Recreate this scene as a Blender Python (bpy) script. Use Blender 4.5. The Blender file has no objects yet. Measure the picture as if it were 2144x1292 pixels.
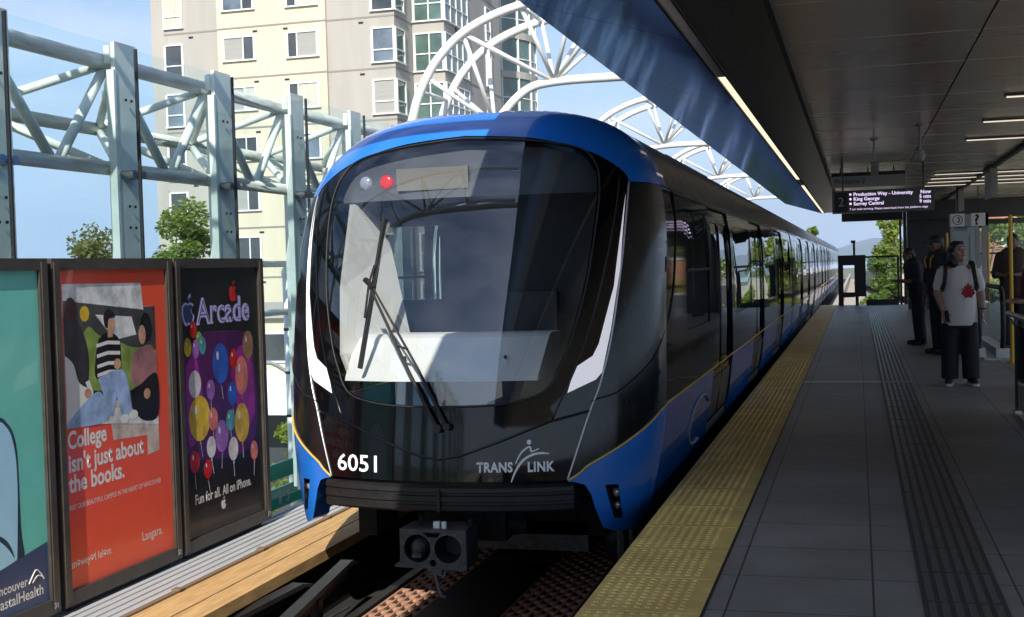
import bpy, bmesh, math, random
from mathutils import Vector, Matrix
from mathutils.geometry import delaunay_2d_cdt
R = math.radians
C = bpy.context.scene
COL = C.collection
# ------------------------------------------------------------------ camera, sky, sun, exposure
cam = bpy.data.cameras.new('camera'); co = bpy.data.objects.new('camera', cam); COL.objects.link(co)
ROT = Matrix(((0.963, 0.019, 0.269), (0.268, 0.039, -0.963), (-0.029, 0.999, 0.032)))
def basis():
    V = (1795., 542.); Fp = 2600.; rho = 0.02; c = (1072., 646.)
    dy = Vector((V[0]-c[0], -(V[1]-c[1]), -Fp)).normalized()
    u = Vector((-math.sin(rho), math.cos(rho), 0)); u = (u-dy*u.dot(dy)).normalized()
    dx = dy.cross(u)
    return Matrix((dx, dy, u))
co.matrix_world = Matrix.Translation((0, 0, 1.48)) @ basis().to_4x4()
cam.sensor_width = 36; cam.lens = 2600/2144*36; cam.clip_start = .05; cam.clip_end = 30000
C.camera = co
SUN = Vector((.18, -1.3, 1)).normalized()
w = bpy.data.worlds.new('World'); C.world = w; w.use_nodes = True
nt = w.node_tree; N = nt.nodes; L = nt.links; bg = N['Background']
sky = N.new('ShaderNodeTexSky'); sky.sky_type = 'NISHITA'; sky.sun_disc = False
sky.sun_elevation = math.asin(SUN.z); sky.sun_rotation = math.atan2(SUN.x, SUN.y)
sky.air_density = 1.0; sky.dust_density = .3; sky.ozone_density = 2.0
tc = N.new('ShaderNodeTexCoord'); mp = N.new('ShaderNodeMapping'); mp.inputs['Scale'].default_value = (1.1, 1.1, 3.2)
nz = N.new('ShaderNodeTexNoise'); nz.inputs['Scale'].default_value = 2.3; nz.inputs['Detail'].default_value = 7; nz.inputs['Roughness'].default_value = .58
mp.inputs['Location'].default_value = (.35, .1, .4)
rp = N.new('ShaderNodeValToRGB'); rp.color_ramp.elements[0].position = .42; rp.color_ramp.elements[1].position = .72
rp.color_ramp.elements[1].color = (.8, .8, .8, 1)
mx = N.new('ShaderNodeMixRGB'); mx.inputs[2].default_value = (8.0, 8.2, 9.6, 1)
# pale band of summer haze low in the sky
sx = N.new('ShaderNodeSeparateXYZ'); L.new(tc.outputs['Generated'], sx.inputs[0])
hz = N.new('ShaderNodeMapRange'); hz.inputs[1].default_value = 0; hz.inputs[2].default_value = .42; hz.inputs[3].default_value = .9; hz.inputs[4].default_value = .0; L.new(sx.outputs['Z'], hz.inputs[0])
hm = N.new('ShaderNodeMixRGB'); hm.inputs[2].default_value = (3.9, 5.7, 8.2, 1); L.new(hz.outputs[0], hm.inputs[0]); L.new(sky.outputs[0], hm.inputs[1])
L.new(tc.outputs['Generated'], mp.inputs[0]); L.new(mp.outputs[0], nz.inputs[0]); L.new(nz.outputs[0], rp.inputs[0])
L.new(rp.outputs[0], mx.inputs[0]); L.new(hm.outputs[0], mx.inputs[1]); L.new(mx.outputs[0], bg.inputs[0])
bg.inputs[1].default_value = .085
sl = bpy.data.lights.new('sun', 'SUN'); so = bpy.data.objects.new('sun', sl); COL.objects.link(so)
sl.energy = 3.9; sl.angle = R(.53); sl.color = (1, .94, .84)
so.rotation_euler = SUN.to_track_quat('Z', 'Y').to_euler()
C.view_settings.view_transform = 'Standard'; C.view_settings.look = 'None'; C.view_settings.exposure = .75; C.view_settings.gamma = 1
C.cycles.use_denoising = True; C.cycles.max_bounces = 10; C.cycles.transparent_max_bounces = 24
C.cycles.caustics_reflective = False; C.cycles.caustics_refractive = False; C.cycles.sample_clamp_indirect = 4
rnd = random.Random(7)
# ------------------------------------------------------------------ materials
def mat(name, col, rough=.6, metal=0, spec=.5, coat=0, noise=0, nscale=8, bump=0, bscale=40, emit=None, estr=0, wear=None, stretch=None, col2=None):
    m = bpy.data.materials.new(name); m.use_nodes = True
    nt = m.node_tree; b = nt.nodes['Principled BSDF']; n = nt.nodes; l = nt.links
    b.inputs['Base Color'].default_value = (*col, 1); b.inputs['Roughness'].default_value = rough
    b.inputs['Metallic'].default_value = metal; b.inputs['Specular IOR Level'].default_value = spec
    b.inputs['Coat Weight'].default_value = coat; b.inputs['Coat Roughness'].default_value = .03
    if emit: b.inputs['Emission Color'].default_value = (*emit, 1); b.inputs['Emission Strength'].default_value = estr
    t = n.new('ShaderNodeTexCoord'); mp = n.new('ShaderNodeMapping'); l.new(t.outputs['Object'], mp.inputs[0])
    if stretch: mp.inputs['Scale'].default_value = stretch
    if noise or col2:
        z = n.new('ShaderNodeTexNoise'); z.inputs['Scale'].default_value = nscale; z.inputs['Detail'].default_value = 6; z.inputs['Roughness'].default_value = .62
        l.new(mp.outputs[0], z.inputs[0])
        r = n.new('ShaderNodeValToRGB'); l.new(z.outputs[0], r.inputs[0])
        lo = col2 or tuple(max(0, c*(1-noise)) for c in col); hi = col if col2 else tuple(min(1, c*(1+noise)) for c in col)
        r.color_ramp.elements[0].position = .33; r.color_ramp.elements[1].position = .68
        r.color_ramp.elements[0].color = (*lo, 1); r.color_ramp.elements[1].color = (*hi, 1)
        l.new(r.outputs[0], b.inputs['Base Color'])
        mr = n.new('ShaderNodeMapRange'); l.new(z.outputs[0], mr.inputs[0])
        mr.inputs[3].default_value = max(0, rough-.08); mr.inputs[4].default_value = min(1, rough+.12); l.new(mr.outputs[0], b.inputs['Roughness'])
    if bump:
        z2 = n.new('ShaderNodeTexNoise'); z2.inputs['Scale'].default_value = bscale; z2.inputs['Detail'].default_value = 4
        l.new(mp.outputs[0], z2.inputs[0]); bp = n.new('ShaderNodeBump'); bp.inputs['Strength'].default_value = bump; bp.inputs['Distance'].default_value = .01
        l.new(z2.outputs[0], bp.inputs['Height']); l.new(bp.outputs[0], b.inputs['Normal'])
    return m
def glass(name, tint=(.9, .95, .93), ior=1.5, rough=.0, gloss=(1, 1, 1), bump=0):
    m = bpy.data.materials.new(name); m.use_nodes = True; n = m.node_tree.nodes; l = m.node_tree.links
    n.remove(n['Principled BSDF']); o = n['Material Output']
    f = n.new('ShaderNodeFresnel'); f.inputs[0].default_value = ior
    t = n.new('ShaderNodeBsdfTransparent'); t.inputs[0].default_value = (*tint, 1)
    g = n.new('ShaderNodeBsdfGlossy'); g.inputs['Roughness'].default_value = rough; g.inputs['Color'].default_value = (*gloss, 1)
    # one sheet stands for both faces of the pane
    geo = n.new('ShaderNodeNewGeometry'); inv = n.new('ShaderNodeMath'); inv.operation = 'SUBTRACT'; inv.inputs[0].default_value = 1; l.new(geo.outputs['Backfacing'], inv.inputs[1])
    fm = n.new('ShaderNodeMath'); fm.operation = 'MULTIPLY'; l.new(f.outputs[0], fm.inputs[0]); l.new(inv.outputs[0], fm.inputs[1])
    mm = n.new('ShaderNodeMixShader'); l.new(fm.outputs[0], mm.inputs[0]); l.new(t.outputs[0], mm.inputs[1]); l.new(g.outputs[0], mm.inputs[2])
    if bump:
        tcx = n.new('ShaderNodeTexCoord'); z = n.new('ShaderNodeTexNoise'); z.inputs['Scale'].default_value = 1.2; l.new(tcx.outputs['Object'], z.inputs[0])
        bp = n.new('ShaderNodeBump'); bp.inputs['Strength'].default_value = bump; bp.inputs['Distance'].default_value = .02
        l.new(z.outputs[0], bp.inputs['Height']); l.new(bp.outputs[0], g.inputs['Normal'])
    l.new(mm.outputs[0], o.inputs[0]); return m
M = dict(
 blue=mat('blue_paint', (.012, .17, .66), .22, coat=.6, noise=.06, nscale=3),
 black_gloss=mat('black_gloss', (.003, .003, .004), .05, spec=.42),
 grey_paint=mat('charcoal_paint', (.010, .0115, .012), .15, spec=.42, noise=.3, nscale=5, stretch=(3, 3, .6)),
 roof_grey=mat('roof_grey', (.014, .015, .017), .3, spec=.2, noise=.3, nscale=4),
 highlight_grey=mat('edge_highlight', (.55, .56, .58), .3, metal=.6),
 gold=mat('gold_stripe', (.75, .48, .12), .35),
 led=mat('led_white', (.82, .8, .85), .35, emit=(.9, .86, .95), estr=.28),
 rubber=mat('rubber', (.012, .012, .013), .55),
 buffer=mat('buffer_black', (.010, .010, .011), .5, noise=.3, nscale=20),
 iron=mat('cast_iron', (.085, .088, .09), .5, metal=.5, noise=.4, nscale=25, bump=.3, bscale=80),
 dark=mat('dark_void', (.004, .004, .005), .8),
 white=mat('white_paint', (.8, .8, .79), .4, noise=.04),
 letter=mat('white_letter', (.9, .9, .94), .5),
 cabwhite=mat('cab_lining', (.72, .71, .66), .5, noise=.04),
 cabgrey=mat('cab_grey', (.07, .075, .08), .55),
 interior=mat('interior_lining', (.16, .16, .165), .5),
 seat=mat('seat_blue', (.03, .06, .2), .7),
 yellow=mat('yellow_paint', (.75, .42, .015), .4),
 red_lamp=mat('red_lamp', (.5, .01, .01), .2, emit=(1, .03, .02), estr=.25),
 lens=mat('lamp_lens', (.5, .52, .58), .08, metal=.5),
 beige=mat('display_beige', (.2, .18, .14), .35),
 glass_ws=glass('windscreen_glass', (.82, .85, .88), 1.95, 0, (.80, .88, 1)),
 glass_tint=glass('tinted_glass', (.26, .28, .27), 1.5),
 fence_glass=glass('fence_glass', (.9, .965, .975), 1.25),
 clear=glass('clear_glass', (.82, .9, .88), 1.45),
 steel_green=mat('pale_green_steel', (.76, .80, .74), .5, noise=.1, nscale=7, bump=.05),
 tube_green=mat('weathered_tube', (.74, .76, .71), .5, noise=.0, col2=(.36, .35, .31), nscale=3.2, stretch=(6, .8, 6)),
 gasket=mat('black_gasket', (.015, .015, .016), .5),
 bolt=mat('bolt_steel', (.4, .4, .4), .3, metal=1),
 frame=mat('frame_bronze', (.075, .066, .058), .4, metal=.3, noise=.2, nscale=9),
 conc=mat('concrete', (.42, .39, .35), .85, noise=.16, nscale=2.5, bump=.2),
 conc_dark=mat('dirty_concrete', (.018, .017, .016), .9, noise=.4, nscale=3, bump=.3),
 walk=mat('walkway_grey', (.44, .45, .46), .6, noise=.1, nscale=4, stretch=(8, .6, 1)),
 wood=mat('plank_wood', (.68, .43, .19), .7, col2=(.42, .25, .1), nscale=5, stretch=(9, .7, 3), bump=.15, bscale=20),
 brown=mat('brown_edge', (.2, .14, .09), .7),
 rust=mat('rust_grate', (.42, .23, .15), .75, noise=.25, nscale=14),
 lim=mat('reaction_rail', (.05, .04, .036), .5, metal=.4, noise=.4, nscale=6, stretch=(1, .3, 1)),
 steel=mat('rail_steel', (.05, .045, .042), .5, metal=.5),
 soffit=mat('soffit_panel', (.075, .11, .20), .12, metal=1, bump=.025, bscale=.9),
 soffit2=mat('inner_soffit', (.02, .021, .024), .3),
 ceil=mat('ceiling_panel', (.62, .53, .43), .24, metal=.4, noise=.035, nscale=.8, stretch=(.3, 1.2, 1)),
 lamp_on=mat('lamp_on', (.8, .78, .7), .5, emit=(1, .84, .62), estr=.72),
 lamp_warm=mat('tube_on', (.8, .78, .7), .5, emit=(1, .88, .7), estr=.55),
 lamp_off=mat('lamp_off', (.85, .83, .8), .5),
 rampsteel=mat('ramp_steel', (.085, .085, .088), .4, metal=.8, noise=.2),
 wall_dark=mat('dark_wall', (.03, .031, .034), .5, noise=.15, nscale=2),
 sign_white=mat('sign_white', (.85, .85, .82), .5),
 sign_grey=mat('sign_grey', (.33, .33, .32), .5),
 ink=mat('ink_black', (.012, .012, .014), .6),
 screen=mat('screen_black', (.006, .005, .012), .25),
 screen_txt=mat('screen_text', (.1, .1, .1), .5, emit=(.82, .68, 1), estr=.75),
 cream=mat('cream_stucco', (.63, .56, .43), .9, noise=.08, nscale=.9, stretch=(1, 1, .12), bump=.05),
 gstucco=mat('grey_stucco', (.41, .39, .355), .9, noise=.09, nscale=.9, stretch=(1, 1, .12), bump=.05),
 joint=mat('stucco_joint', (.26, .24, .22), .9),
 wframe=mat('window_white', (.78, .78, .76), .5),
 pane=mat('window_pane', (.06, .065, .07), .06, spec=.8, noise=.4, nscale=.6),
 pane_green=mat('green_pane', (.09, .15, .13), .06, spec=.8, noise=.35, nscale=.7),
 pane_reflection=mat('pane_reflection', (.13, .16, .2), .05, spec=.9, noise=.5, nscale=.5), blind=mat('window_blind', (.33, .33, .31), .5, noise=.15, nscale=6, stretch=(.2, .2, 9)),  # bluish pane tone stands in for reflected sky
 curtain=mat('curtain', (.52, .5, .42), .6, noise=.22, nscale=2.5, stretch=(9, 9, .3)),
 skin=mat('skin', (.42, .25, .18), .5), skin_dark=mat('skin_tan', (.2, .11, .075), .5),
 hair=mat('hair_black', (.008, .007, .007), .45),
 tee=mat('white_cotton', (.8, .76, .74), .85, bump=.6, bscale=9),
 denim=mat('black_trousers', (.013, .013, .017), .8, bump=.45, bscale=10),
 navy=mat('navy_cloth', (.016, .018, .026), .8), brownc=mat('brown_cloth', (.07, .05, .035), .8), maroon=mat('maroon_cloth', (.1, .03, .04), .8),
 red=mat('red_print', (.42, .012, .02), .6),
 shoe=mat('shoe_black', (.012, .012, .012), .6), sole=mat('sole_white', (.6, .6, .58), .6),
 green=mat('sign_green', (.06, .72, .48), .5),
 brick=mat('red_brick', (.36, .16, .1), .9, noise=.15, nscale=3),
 metal_grey=mat('brushed_metal', (.45, .45, .46), .3, metal=.8),
 bark=mat('bark', (.09, .065, .045), .9, bump=.4, bscale=12),
)
def tinted_mirror(m, col, rough, base):
    n = m.node_tree.nodes; l = m.node_tree.links
    g = n.new('ShaderNodeBsdfGlossy'); g.inputs['Color'].default_value = (*col, 1); g.inputs['Roughness'].default_value = rough
    d = n.new('ShaderNodeBsdfDiffuse'); d.inputs['Color'].default_value = (*base, 1); a = n.new('ShaderNodeAddShader')
    t = n.new('ShaderNodeTexCoord'); z = n.new('ShaderNodeTexNoise'); z.inputs['Scale'].default_value = .7; z.inputs['Detail'].default_value = 3; l.new(t.outputs['Object'], z.inputs[0])
    bp = n.new('ShaderNodeBump'); bp.inputs['Strength'].default_value = .05; bp.inputs['Distance'].default_value = .05; l.new(z.outputs[0], bp.inputs['Height']); l.new(bp.outputs[0], g.inputs['Normal'])
    l.new(g.outputs[0], a.inputs[0]); l.new(d.outputs[0], a.inputs[1]); l.new(a.outputs[0], n['Material Output'].inputs[0])
tinted_mirror(M['soffit'], (.12, .18, .34), .1, (.008, .01, .016))
def leafmat(name, a, b):
    m = mat(name, a, .6, col2=b, nscale=.9); bs = m.node_tree.nodes['Principled BSDF']
    n = m.node_tree.nodes; l = m.node_tree.links
    tr = n.new('ShaderNodeBsdfTranslucent'); tr.inputs[0].default_value = (a[0]*1.6, a[1]*1.6, a[2], 1)
    mm = n.new('ShaderNodeMixShader'); mm.inputs[0].default_value = .35
    l.new(bs.outputs[0], mm.inputs[1]); l.new(tr.outputs[0], mm.inputs[2]); l.new(mm.outputs[0], n['Material Output'].inputs[0]); return m
M['leaf'] = leafmat('leaf_green', (.2, .27, .05), (.09, .14, .03))
M['leaf_olive'] = leafmat('leaf_olive', (.2, .2, .06), (.09, .11, .035))
M['leaf_bright'] = leafmat('leaf_bright', (.24, .3, .04), (.09, .14, .025))
M['leaf_dark'] = leafmat('leaf_dark', (.07, .11, .035), (.03, .055, .02))
def tile_mat():
    m = mat('floor_tile', (.105, .105, .108), .42); n = m.node_tree.nodes; l = m.node_tree.links; b = n['Principled BSDF']
    t = n.new('ShaderNodeTexCoord'); mp = n.new('ShaderNodeMapping'); l.new(t.outputs['Object'], mp.inputs[0])
    mp.inputs['Location'].default_value = (-.04, .2, 0)
    br = n.new('ShaderNodeTexBrick'); br.offset = 0; br.inputs['Scale'].default_value = 1; br.inputs['Mortar Size'].default_value = .005
    br.inputs['Brick Width'].default_value = .61; br.inputs['Row Height'].default_value = .61; br.inputs['Bias'].default_value = 0
    br.inputs['Color1'].default_value = (.28, .266, .252, 1); br.inputs['Color2'].default_value = (.33, .315, .30, 1); br.inputs['Mortar'].default_value = (.06, .06, .06, 1)
    l.new(mp.outputs[0], br.inputs[0])
    z = n.new('ShaderNodeTexNoise'); z.inputs['Scale'].default_value = 3; z.inputs['Detail'].default_value = 8; l.new(t.outputs['Object'], z.inputs[0])
    mr = n.new('ShaderNodeMapRange'); mr.inputs[1].default_value = .3; mr.inputs[2].default_value = .7; mr.inputs[3].default_value = .82; mr.inputs[4].default_value = 1.15; l.new(z.outputs[0], mr.inputs[0])
    z3 = n.new('ShaderNodeTexNoise'); z3.inputs['Scale'].default_value = .55; z3.inputs['Detail'].default_value = 5; l.new(t.outputs['Object'], z3.inputs[0])
    m3 = n.new('ShaderNodeMapRange'); m3.inputs[1].default_value = .35; m3.inputs[2].default_value = .65; m3.inputs[3].default_value = .8; m3.inputs[4].default_value = 1.1; l.new(z3.outputs[0], m3.inputs[0])
    vo = n.new('ShaderNodeTexVoronoi'); vo.inputs['Scale'].default_value = 1.7; l.new(t.outputs['Object'], vo.inputs[0])
    gm = n.new('ShaderNodeMapRange'); gm.inputs[1].default_value = .02; gm.inputs[2].default_value = .035; gm.inputs[3].default_value = .45; gm.inputs[4].default_value = 1; l.new(vo.outputs['Distance'], gm.inputs[0])
    q1 = n.new('ShaderNodeMath'); q1.operation = 'MULTIPLY'; l.new(mr.outputs[0], q1.inputs[0]); l.new(m3.outputs[0], q1.inputs[1])
    q2 = n.new('ShaderNodeMath'); q2.operation = 'MULTIPLY'; l.new(q1.outputs[0], q2.inputs[0]); l.new(gm.outputs[0], q2.inputs[1])
    mu = n.new('ShaderNodeVectorMath'); mu.operation = 'SCALE'; l.new(br.outputs[0], mu.inputs[0]); l.new(q2.outputs[0], mu.inputs['Scale'])
    l.new(mu.outputs[0], b.inputs['Base Color'])
    mr2 = n.new('ShaderNodeMapRange'); mr2.inputs[3].default_value = .33; mr2.inputs[4].default_value = .6; l.new(z.outputs[0], mr2.inputs[0]); l.new(mr2.outputs[0], b.inputs['Roughness'])
    return m
M['tile'] = tile_mat()
M['tactile'] = mat('tactile_yellow', (.96, .62, .2), .55, noise=.2, nscale=3.5, bump=.1, bscale=60)
M['guide'] = mat('guide_strip', (.105, .105, .11), .36, spec=.8)
def flat(name, col, rough=.3): return mat(name, col, rough, noise=.04 if name in ('print_red', 'print_white', 'print_teal', 'print_sky_blue', 'print_neon', 'print_navy') else .38, nscale=7, coat=.25)
P = dict(red=flat('print_red', (.86, .10, .05)), white=flat('print_white', (.8, .8, .78)), ltgrey=flat('print_light_grey', (.72, .78, .78)), dkgrey=flat('print_dark_grey', (.06, .065, .07)),
 green=flat('print_green', (.24, .34, .08)), stone=flat('print_stone', (.62, .53, .46)), black=flat('print_black', (.012, .012, .016)), hood=flat('print_hood', (.03, .025, .035)),
 jeans=flat('print_jeans', (.32, .46, .72)), skin=flat('print_skin', (.58, .33, .22)), mauve=flat('print_mauve', (.36, .17, .18)), purple=flat('print_purple', (.34, .03, .3)),
 dpurple=flat('print_deep_purple', (.09, .012, .12)), neon=flat('print_neon', (.6, .56, 1)), navyp=flat('print_navy', (.05, .08, .18)), teal=flat('print_teal', (.17, .62, .53)),
 sky=flat('print_sky_blue', (.42, .74, .95)), dline=flat('print_dark_line', (.03, .06, .1)), b1=flat('balloon_red', (.6, .02, .02)), b2=flat('balloon_yellow', (.75, .5, .03)), b3=flat('balloon_blue', (.03, .12, .55)),
 b4=flat('balloon_teal', (.1, .4, .45)), b5=flat('balloon_violet', (.35, .15, .5)), b6=flat('balloon_green', (.15, .35, .1)), b7=flat('balloon_coral', (.75, .22, .18)), b8=flat('balloon_white', (.8, .76, .78)), b9=flat('balloon_brown', (.35, .2, .12)), maroon=flat('print_maroon', (.07, .02, .02)))
# ------------------------------------------------------------------ mesh helpers
ORG = {}
class MB:
    def __init__(s): s.v = []; s.f = []
    def add(s, vs, fs):
        o = len(s.v); s.v += [Vector(v) for v in vs]; s.f += [tuple(i+o for i in f) for f in fs]; return s
    def box(s, x0, x1, y0, y1, z0, z1):
        return s.add([(x0,y0,z0),(x1,y0,z0),(x1,y1,z0),(x0,y1,z0),(x0,y0,z1),(x1,y0,z1),(x1,y1,z1),(x0,y1,z1)],
            [(0,3,2,1),(4,5,6,7),(0,1,5,4),(1,2,6,5),(2,3,7,6),(3,0,4,7)])
    def obox(s, c, ax, ay, az):     # oriented box: centre and half axes
        c, ax, ay, az = map(Vector, (c, ax, ay, az))
        return s.add([c-ax-ay-az, c+ax-ay-az, c+ax+ay-az, c-ax+ay-az, c-ax-ay+az, c+ax-ay+az, c+ax+ay+az, c-ax+ay+az],
            [(0,3,2,1),(4,5,6,7),(0,1,5,4),(1,2,6,5),(2,3,7,6),(3,0,4,7)])
    def bar(s, a, b, wd, hd, up=(0,0,1)):
        a, b = Vector(a), Vector(b); d = (b-a); l = d.length; d.normalize(); up = Vector(up)
        sd = d.cross(up)
        if sd.length < 1e-4: sd = d.cross(Vector((1,0,0)))
        sd.normalize(); u2 = sd.cross(d)
        return s.obox((a+b)/2, d*l/2, sd*wd/2, u2*hd/2)
    def tube(s, pts, r, n=10, cap=True):
        pts = [Vector(p) for p in pts]; rs = r if isinstance(r, (list, tuple)) else [r]*len(pts)
        o = len(s.v); prev = None
        for i, p in enumerate(pts):
            d = (pts[min(i+1, len(pts)-1)]-pts[max(i-1, 0)]).normalized()
            if prev is None:
                a = d.cross(Vector((0,0,1)));
                if a.length < 1e-3: a = d.cross(Vector((1,0,0)))
            else: a = prev-d*prev.dot(d)
            a.normalize(); prev = a; b = d.cross(a)
            for k in range(n):
                t = 2*math.pi*k/n; s.v.append(p+(a*math.cos(t)+b*math.sin(t))*rs[i])
        for i in range(len(pts)-1):
            for k in range(n):
                k2 = (k+1) % n; s.f.append((o+i*n+k, o+i*n+k2, o+(i+1)*n+k2, o+(i+1)*n+k))
        if cap:
            s.f.append(tuple(o+k for k in range(n))[::-1]); e = o+(len(pts)-1)*n; s.f.append(tuple(e+k for k in range(n)))
        return s
    def ell(s, c, r, n=14, m=9, rot=None):
        o = len(s.v); c = Vector(c)
        for i in range(m+1):
            th = math.pi*i/m
            for k in range(n):
                ph = 2*math.pi*k/n; v = Vector((r[0]*math.sin(th)*math.cos(ph), r[1]*math.sin(th)*math.sin(ph), r[2]*math.cos(th)))
                s.v.append(c+(rot @ v if rot else v))
        for i in range(m):
            for k in range(n):
                k2 = (k+1) % n; s.f.append((o+i*n+k, o+(i+1)*n+k, o+(i+1)*n+k2, o+i*n+k2))
        return s
    def loft(s, rings):             # closed rings, same count, capped
        o = len(s.v); n = len(rings[0])
        for r in rings: s.v += [Vector(p) for p in r]
        for i in range(len(rings)-1):
            for k in range(n):
                k2 = (k+1) % n; s.f.append((o+i*n+k, o+i*n+k2, o+(i+1)*n+k2, o+(i+1)*n+k))
        s.f.append(tuple(o+k for k in range(n))[::-1]); e = o+(len(rings)-1)*n; s.f.append(tuple(e+k for k in range(n)))
        return s
    def eloft(s, secs, n=16):       # sections (centre, rx, ry) stacked up z
        return s.loft([[(c[0]+rx*math.cos(2*math.pi*k/n), c[1]+ry*math.sin(2*math.pi*k/n), c[2]) for k in range(n)] for c, rx, ry in secs])
    def prism(s, poly, a, b, axis='x'):   # polygon in the other two axes, extruded from a to b
        n = len(poly); f = {'x': lambda t, p: (t, p[0], p[1]), 'y': lambda t, p: (p[0], t, p[1]), 'z': lambda t, p: (p[0], p[1], t)}[axis]
        return s.add([f(a, p) for p in poly]+[f(b, p) for p in poly], [tuple(range(n))[::-1], tuple(range(n, 2*n))]+[(i, (i+1) % n, n+(i+1) % n, n+i) for i in range(n)])
    def build(s, name, m, parent=None, smooth=False, angle=None):
        me = bpy.data.meshes.new(name); og = ORG.get(parent.name, Vector()) if parent else Vector()
        me.from_pydata([v-og for v in s.v], [], s.f); me.update()
        bm = bmesh.new(); bm.from_mesh(me); bmesh.ops.recalc_face_normals(bm, faces=bm.faces); bm.to_mesh(me); bm.free()
        return link(name, me, m, parent, smooth, angle, og)
def link(name, me, m, parent=None, smooth=False, angle=None, og=None):
    o = bpy.data.objects.new(name, me); COL.objects.link(o)
    if m: me.materials.append(m)
    if smooth:
        me.polygons.foreach_set('use_smooth', [True]*len(me.polygons))
        if angle: me.set_sharp_from_angle(angle=R(angle))
    if parent: o.parent = parent
    ORG[o.name] = og if og is not None else (ORG.get(parent.name, Vector()) if parent else Vector())
    return o
def tag(o, label=None, cat=None, group=None, kind=None):
    if label: o['label'] = label
    if cat: o['category'] = cat
    if group: o['group'] = group
    if kind: o['kind'] = kind
    return o
def thing(name, loc, label, cat, group=None):
    o = bpy.data.objects.new(name, None); COL.objects.link(o); o.location = loc; o.empty_display_size = .1
    ORG[o.name] = Vector(loc); return tag(o, label, cat, group)
def struct(name, mb, m, smooth=False): return tag(mb.build(name, m, None, smooth), kind='structure')
def recentre(o):        # put the origin of a one-mesh thing at its base
    me = o.data; xs = [v.co for v in me.vertices]
    b = Vector(((min(v.x for v in xs)+max(v.x for v in xs))/2, (min(v.y for v in xs)+max(v.y for v in xs))/2, min(v.z for v in xs)))
    me.transform(Matrix.Translation(-b)); o.location = b; ORG[o.name] = b; return o
def copy_tree(o, parent=None):
    c = o.copy(); COL.objects.link(c)
    if parent: c.parent = parent
    for ch in list(o.children): copy_tree(ch, c)
    return c
def inpoly(p, poly):
    x, y = p; r = False; j = len(poly)-1
    for i in range(len(poly)):
        xi, yi = poly[i]; xj, yj = poly[j]
        if (yi > y) != (yj > y) and x < (xj-xi)*(y-yi)/(yj-yi)+xi: r = not r
        j = i
    return r
def dens(pts, step=.04, closed=True):
    out = []; n = len(pts)
    for i in range(n if closed else n-1):
        a, b = pts[i], pts[(i+1) % n]; k = max(1, int(math.dist(a, b)/step))
        out += [(a[0]+(b[0]-a[0])*t/k, a[1]+(b[1]-a[1])*t/k) for t in range(k)]
    if not closed: out.append(tuple(pts[-1]))
    return out
def cat(pts, k=6):       # Catmull-Rom through points
    out = []; n = len(pts)
    for i in range(n-1):
        p0, p1, p2, p3 = pts[max(i-1, 0)], pts[i], pts[i+1], pts[min(i+2, n-1)]
        for j in range(k):
            t = j/k; out.append(tuple(.5*((2*b)+(-a+c)*t+(2*a-5*b+4*c-d)*t*t+(-a+3*b-3*c+d)*t**3) for a, b, c, d in zip(p0, p1, p2, p3)))
    out.append(tuple(pts[-1])); return out
def segd(p, a, b):
    ax, ay = a; bx, by = b; dx, dy = bx-ax, by-ay; l = dx*dx+dy*dy
    t = max(0, min(1, ((p[0]-ax)*dx+(p[1]-ay)*dy)/l)) if l else 0
    return math.hypot(p[0]-ax-t*dx, p[1]-ay-t*dy)
def patch(name, outline, holes, inner, fmap, nmap, m, parent=None, margin=.012):
    loops = [outline]+list(holes); vs = []; es = []
    for lp in loops:
        o = len(vs); vs += [Vector((p[0], p[1])) for p in lp]; es += [(o+i, o+(i+1) % len(lp)) for i in range(len(lp))]
    bb = (min(p[0] for p in outline), max(p[0] for p in outline), min(p[1] for p in outline), max(p[1] for p in outline))
    for p in inner:
        if not (bb[0] < p[0] < bb[1] and bb[2] < p[1] < bb[3]): continue
        if inpoly(p, outline) and not any(inpoly(p, h) for h in holes):
            if all(segd(p, lp[i], lp[(i+1) % len(lp)]) > margin for lp in loops for i in range(len(lp))): vs.append(Vector(p))
    v2, e2, f2, *_ = delaunay_2d_cdt(vs, es, [], 0, 1e-5)
    fs = []
    for f in f2:
        c = sum((v2[i] for i in f), Vector((0, 0)))/len(f)
        if inpoly(c, outline) and not any(inpoly(c, h) for h in holes): fs.append(f)
    used = sorted({i for f in fs for i in f}); ix = {j: i for i, j in enumerate(used)}
    og = ORG.get(parent.name, Vector()) if parent else Vector()
    pos = [Vector(fmap(*v2[i])) for i in used]; nor = [Vector(nmap(*v2[i])) for i in used]
    out = []
    for f in fs:
        f = [ix[i] for i in f]; a, b, c = pos[f[0]], pos[f[1]], pos[f[2]]
        if (b-a).cross(c-a).dot(nor[f[0]]+nor[f[1]]+nor[f[2]]) < 0: f = f[::-1]
        out.append(f)
    me = bpy.data.meshes.new(name); me.from_pydata([p-og for p in pos], [], out); me.update()
    me.polygons.foreach_set('use_smooth', [True]*len(me.polygons)); me.normals_split_custom_set_from_vertices(nor)
    return link(name, me, m, parent, og=og)
def text_mesh(body, size, bold=0, align='LEFT', space=1, shear=0):
    cu = bpy.data.curves.new('lettering', 'FONT'); cu.body = body; cu.size = size; cu.offset = bold; cu.align_x = align; cu.space_character = space; cu.shear = shear; cu.resolution_u = 3
    o = bpy.data.objects.new('lettering', cu); COL.objects.link(o)
    me = bpy.data.meshes.new_from_object(o.evaluated_get(bpy.context.evaluated_depsgraph_get()))
    bpy.data.objects.remove(o); bpy.data.curves.remove(cu); return me
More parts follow.
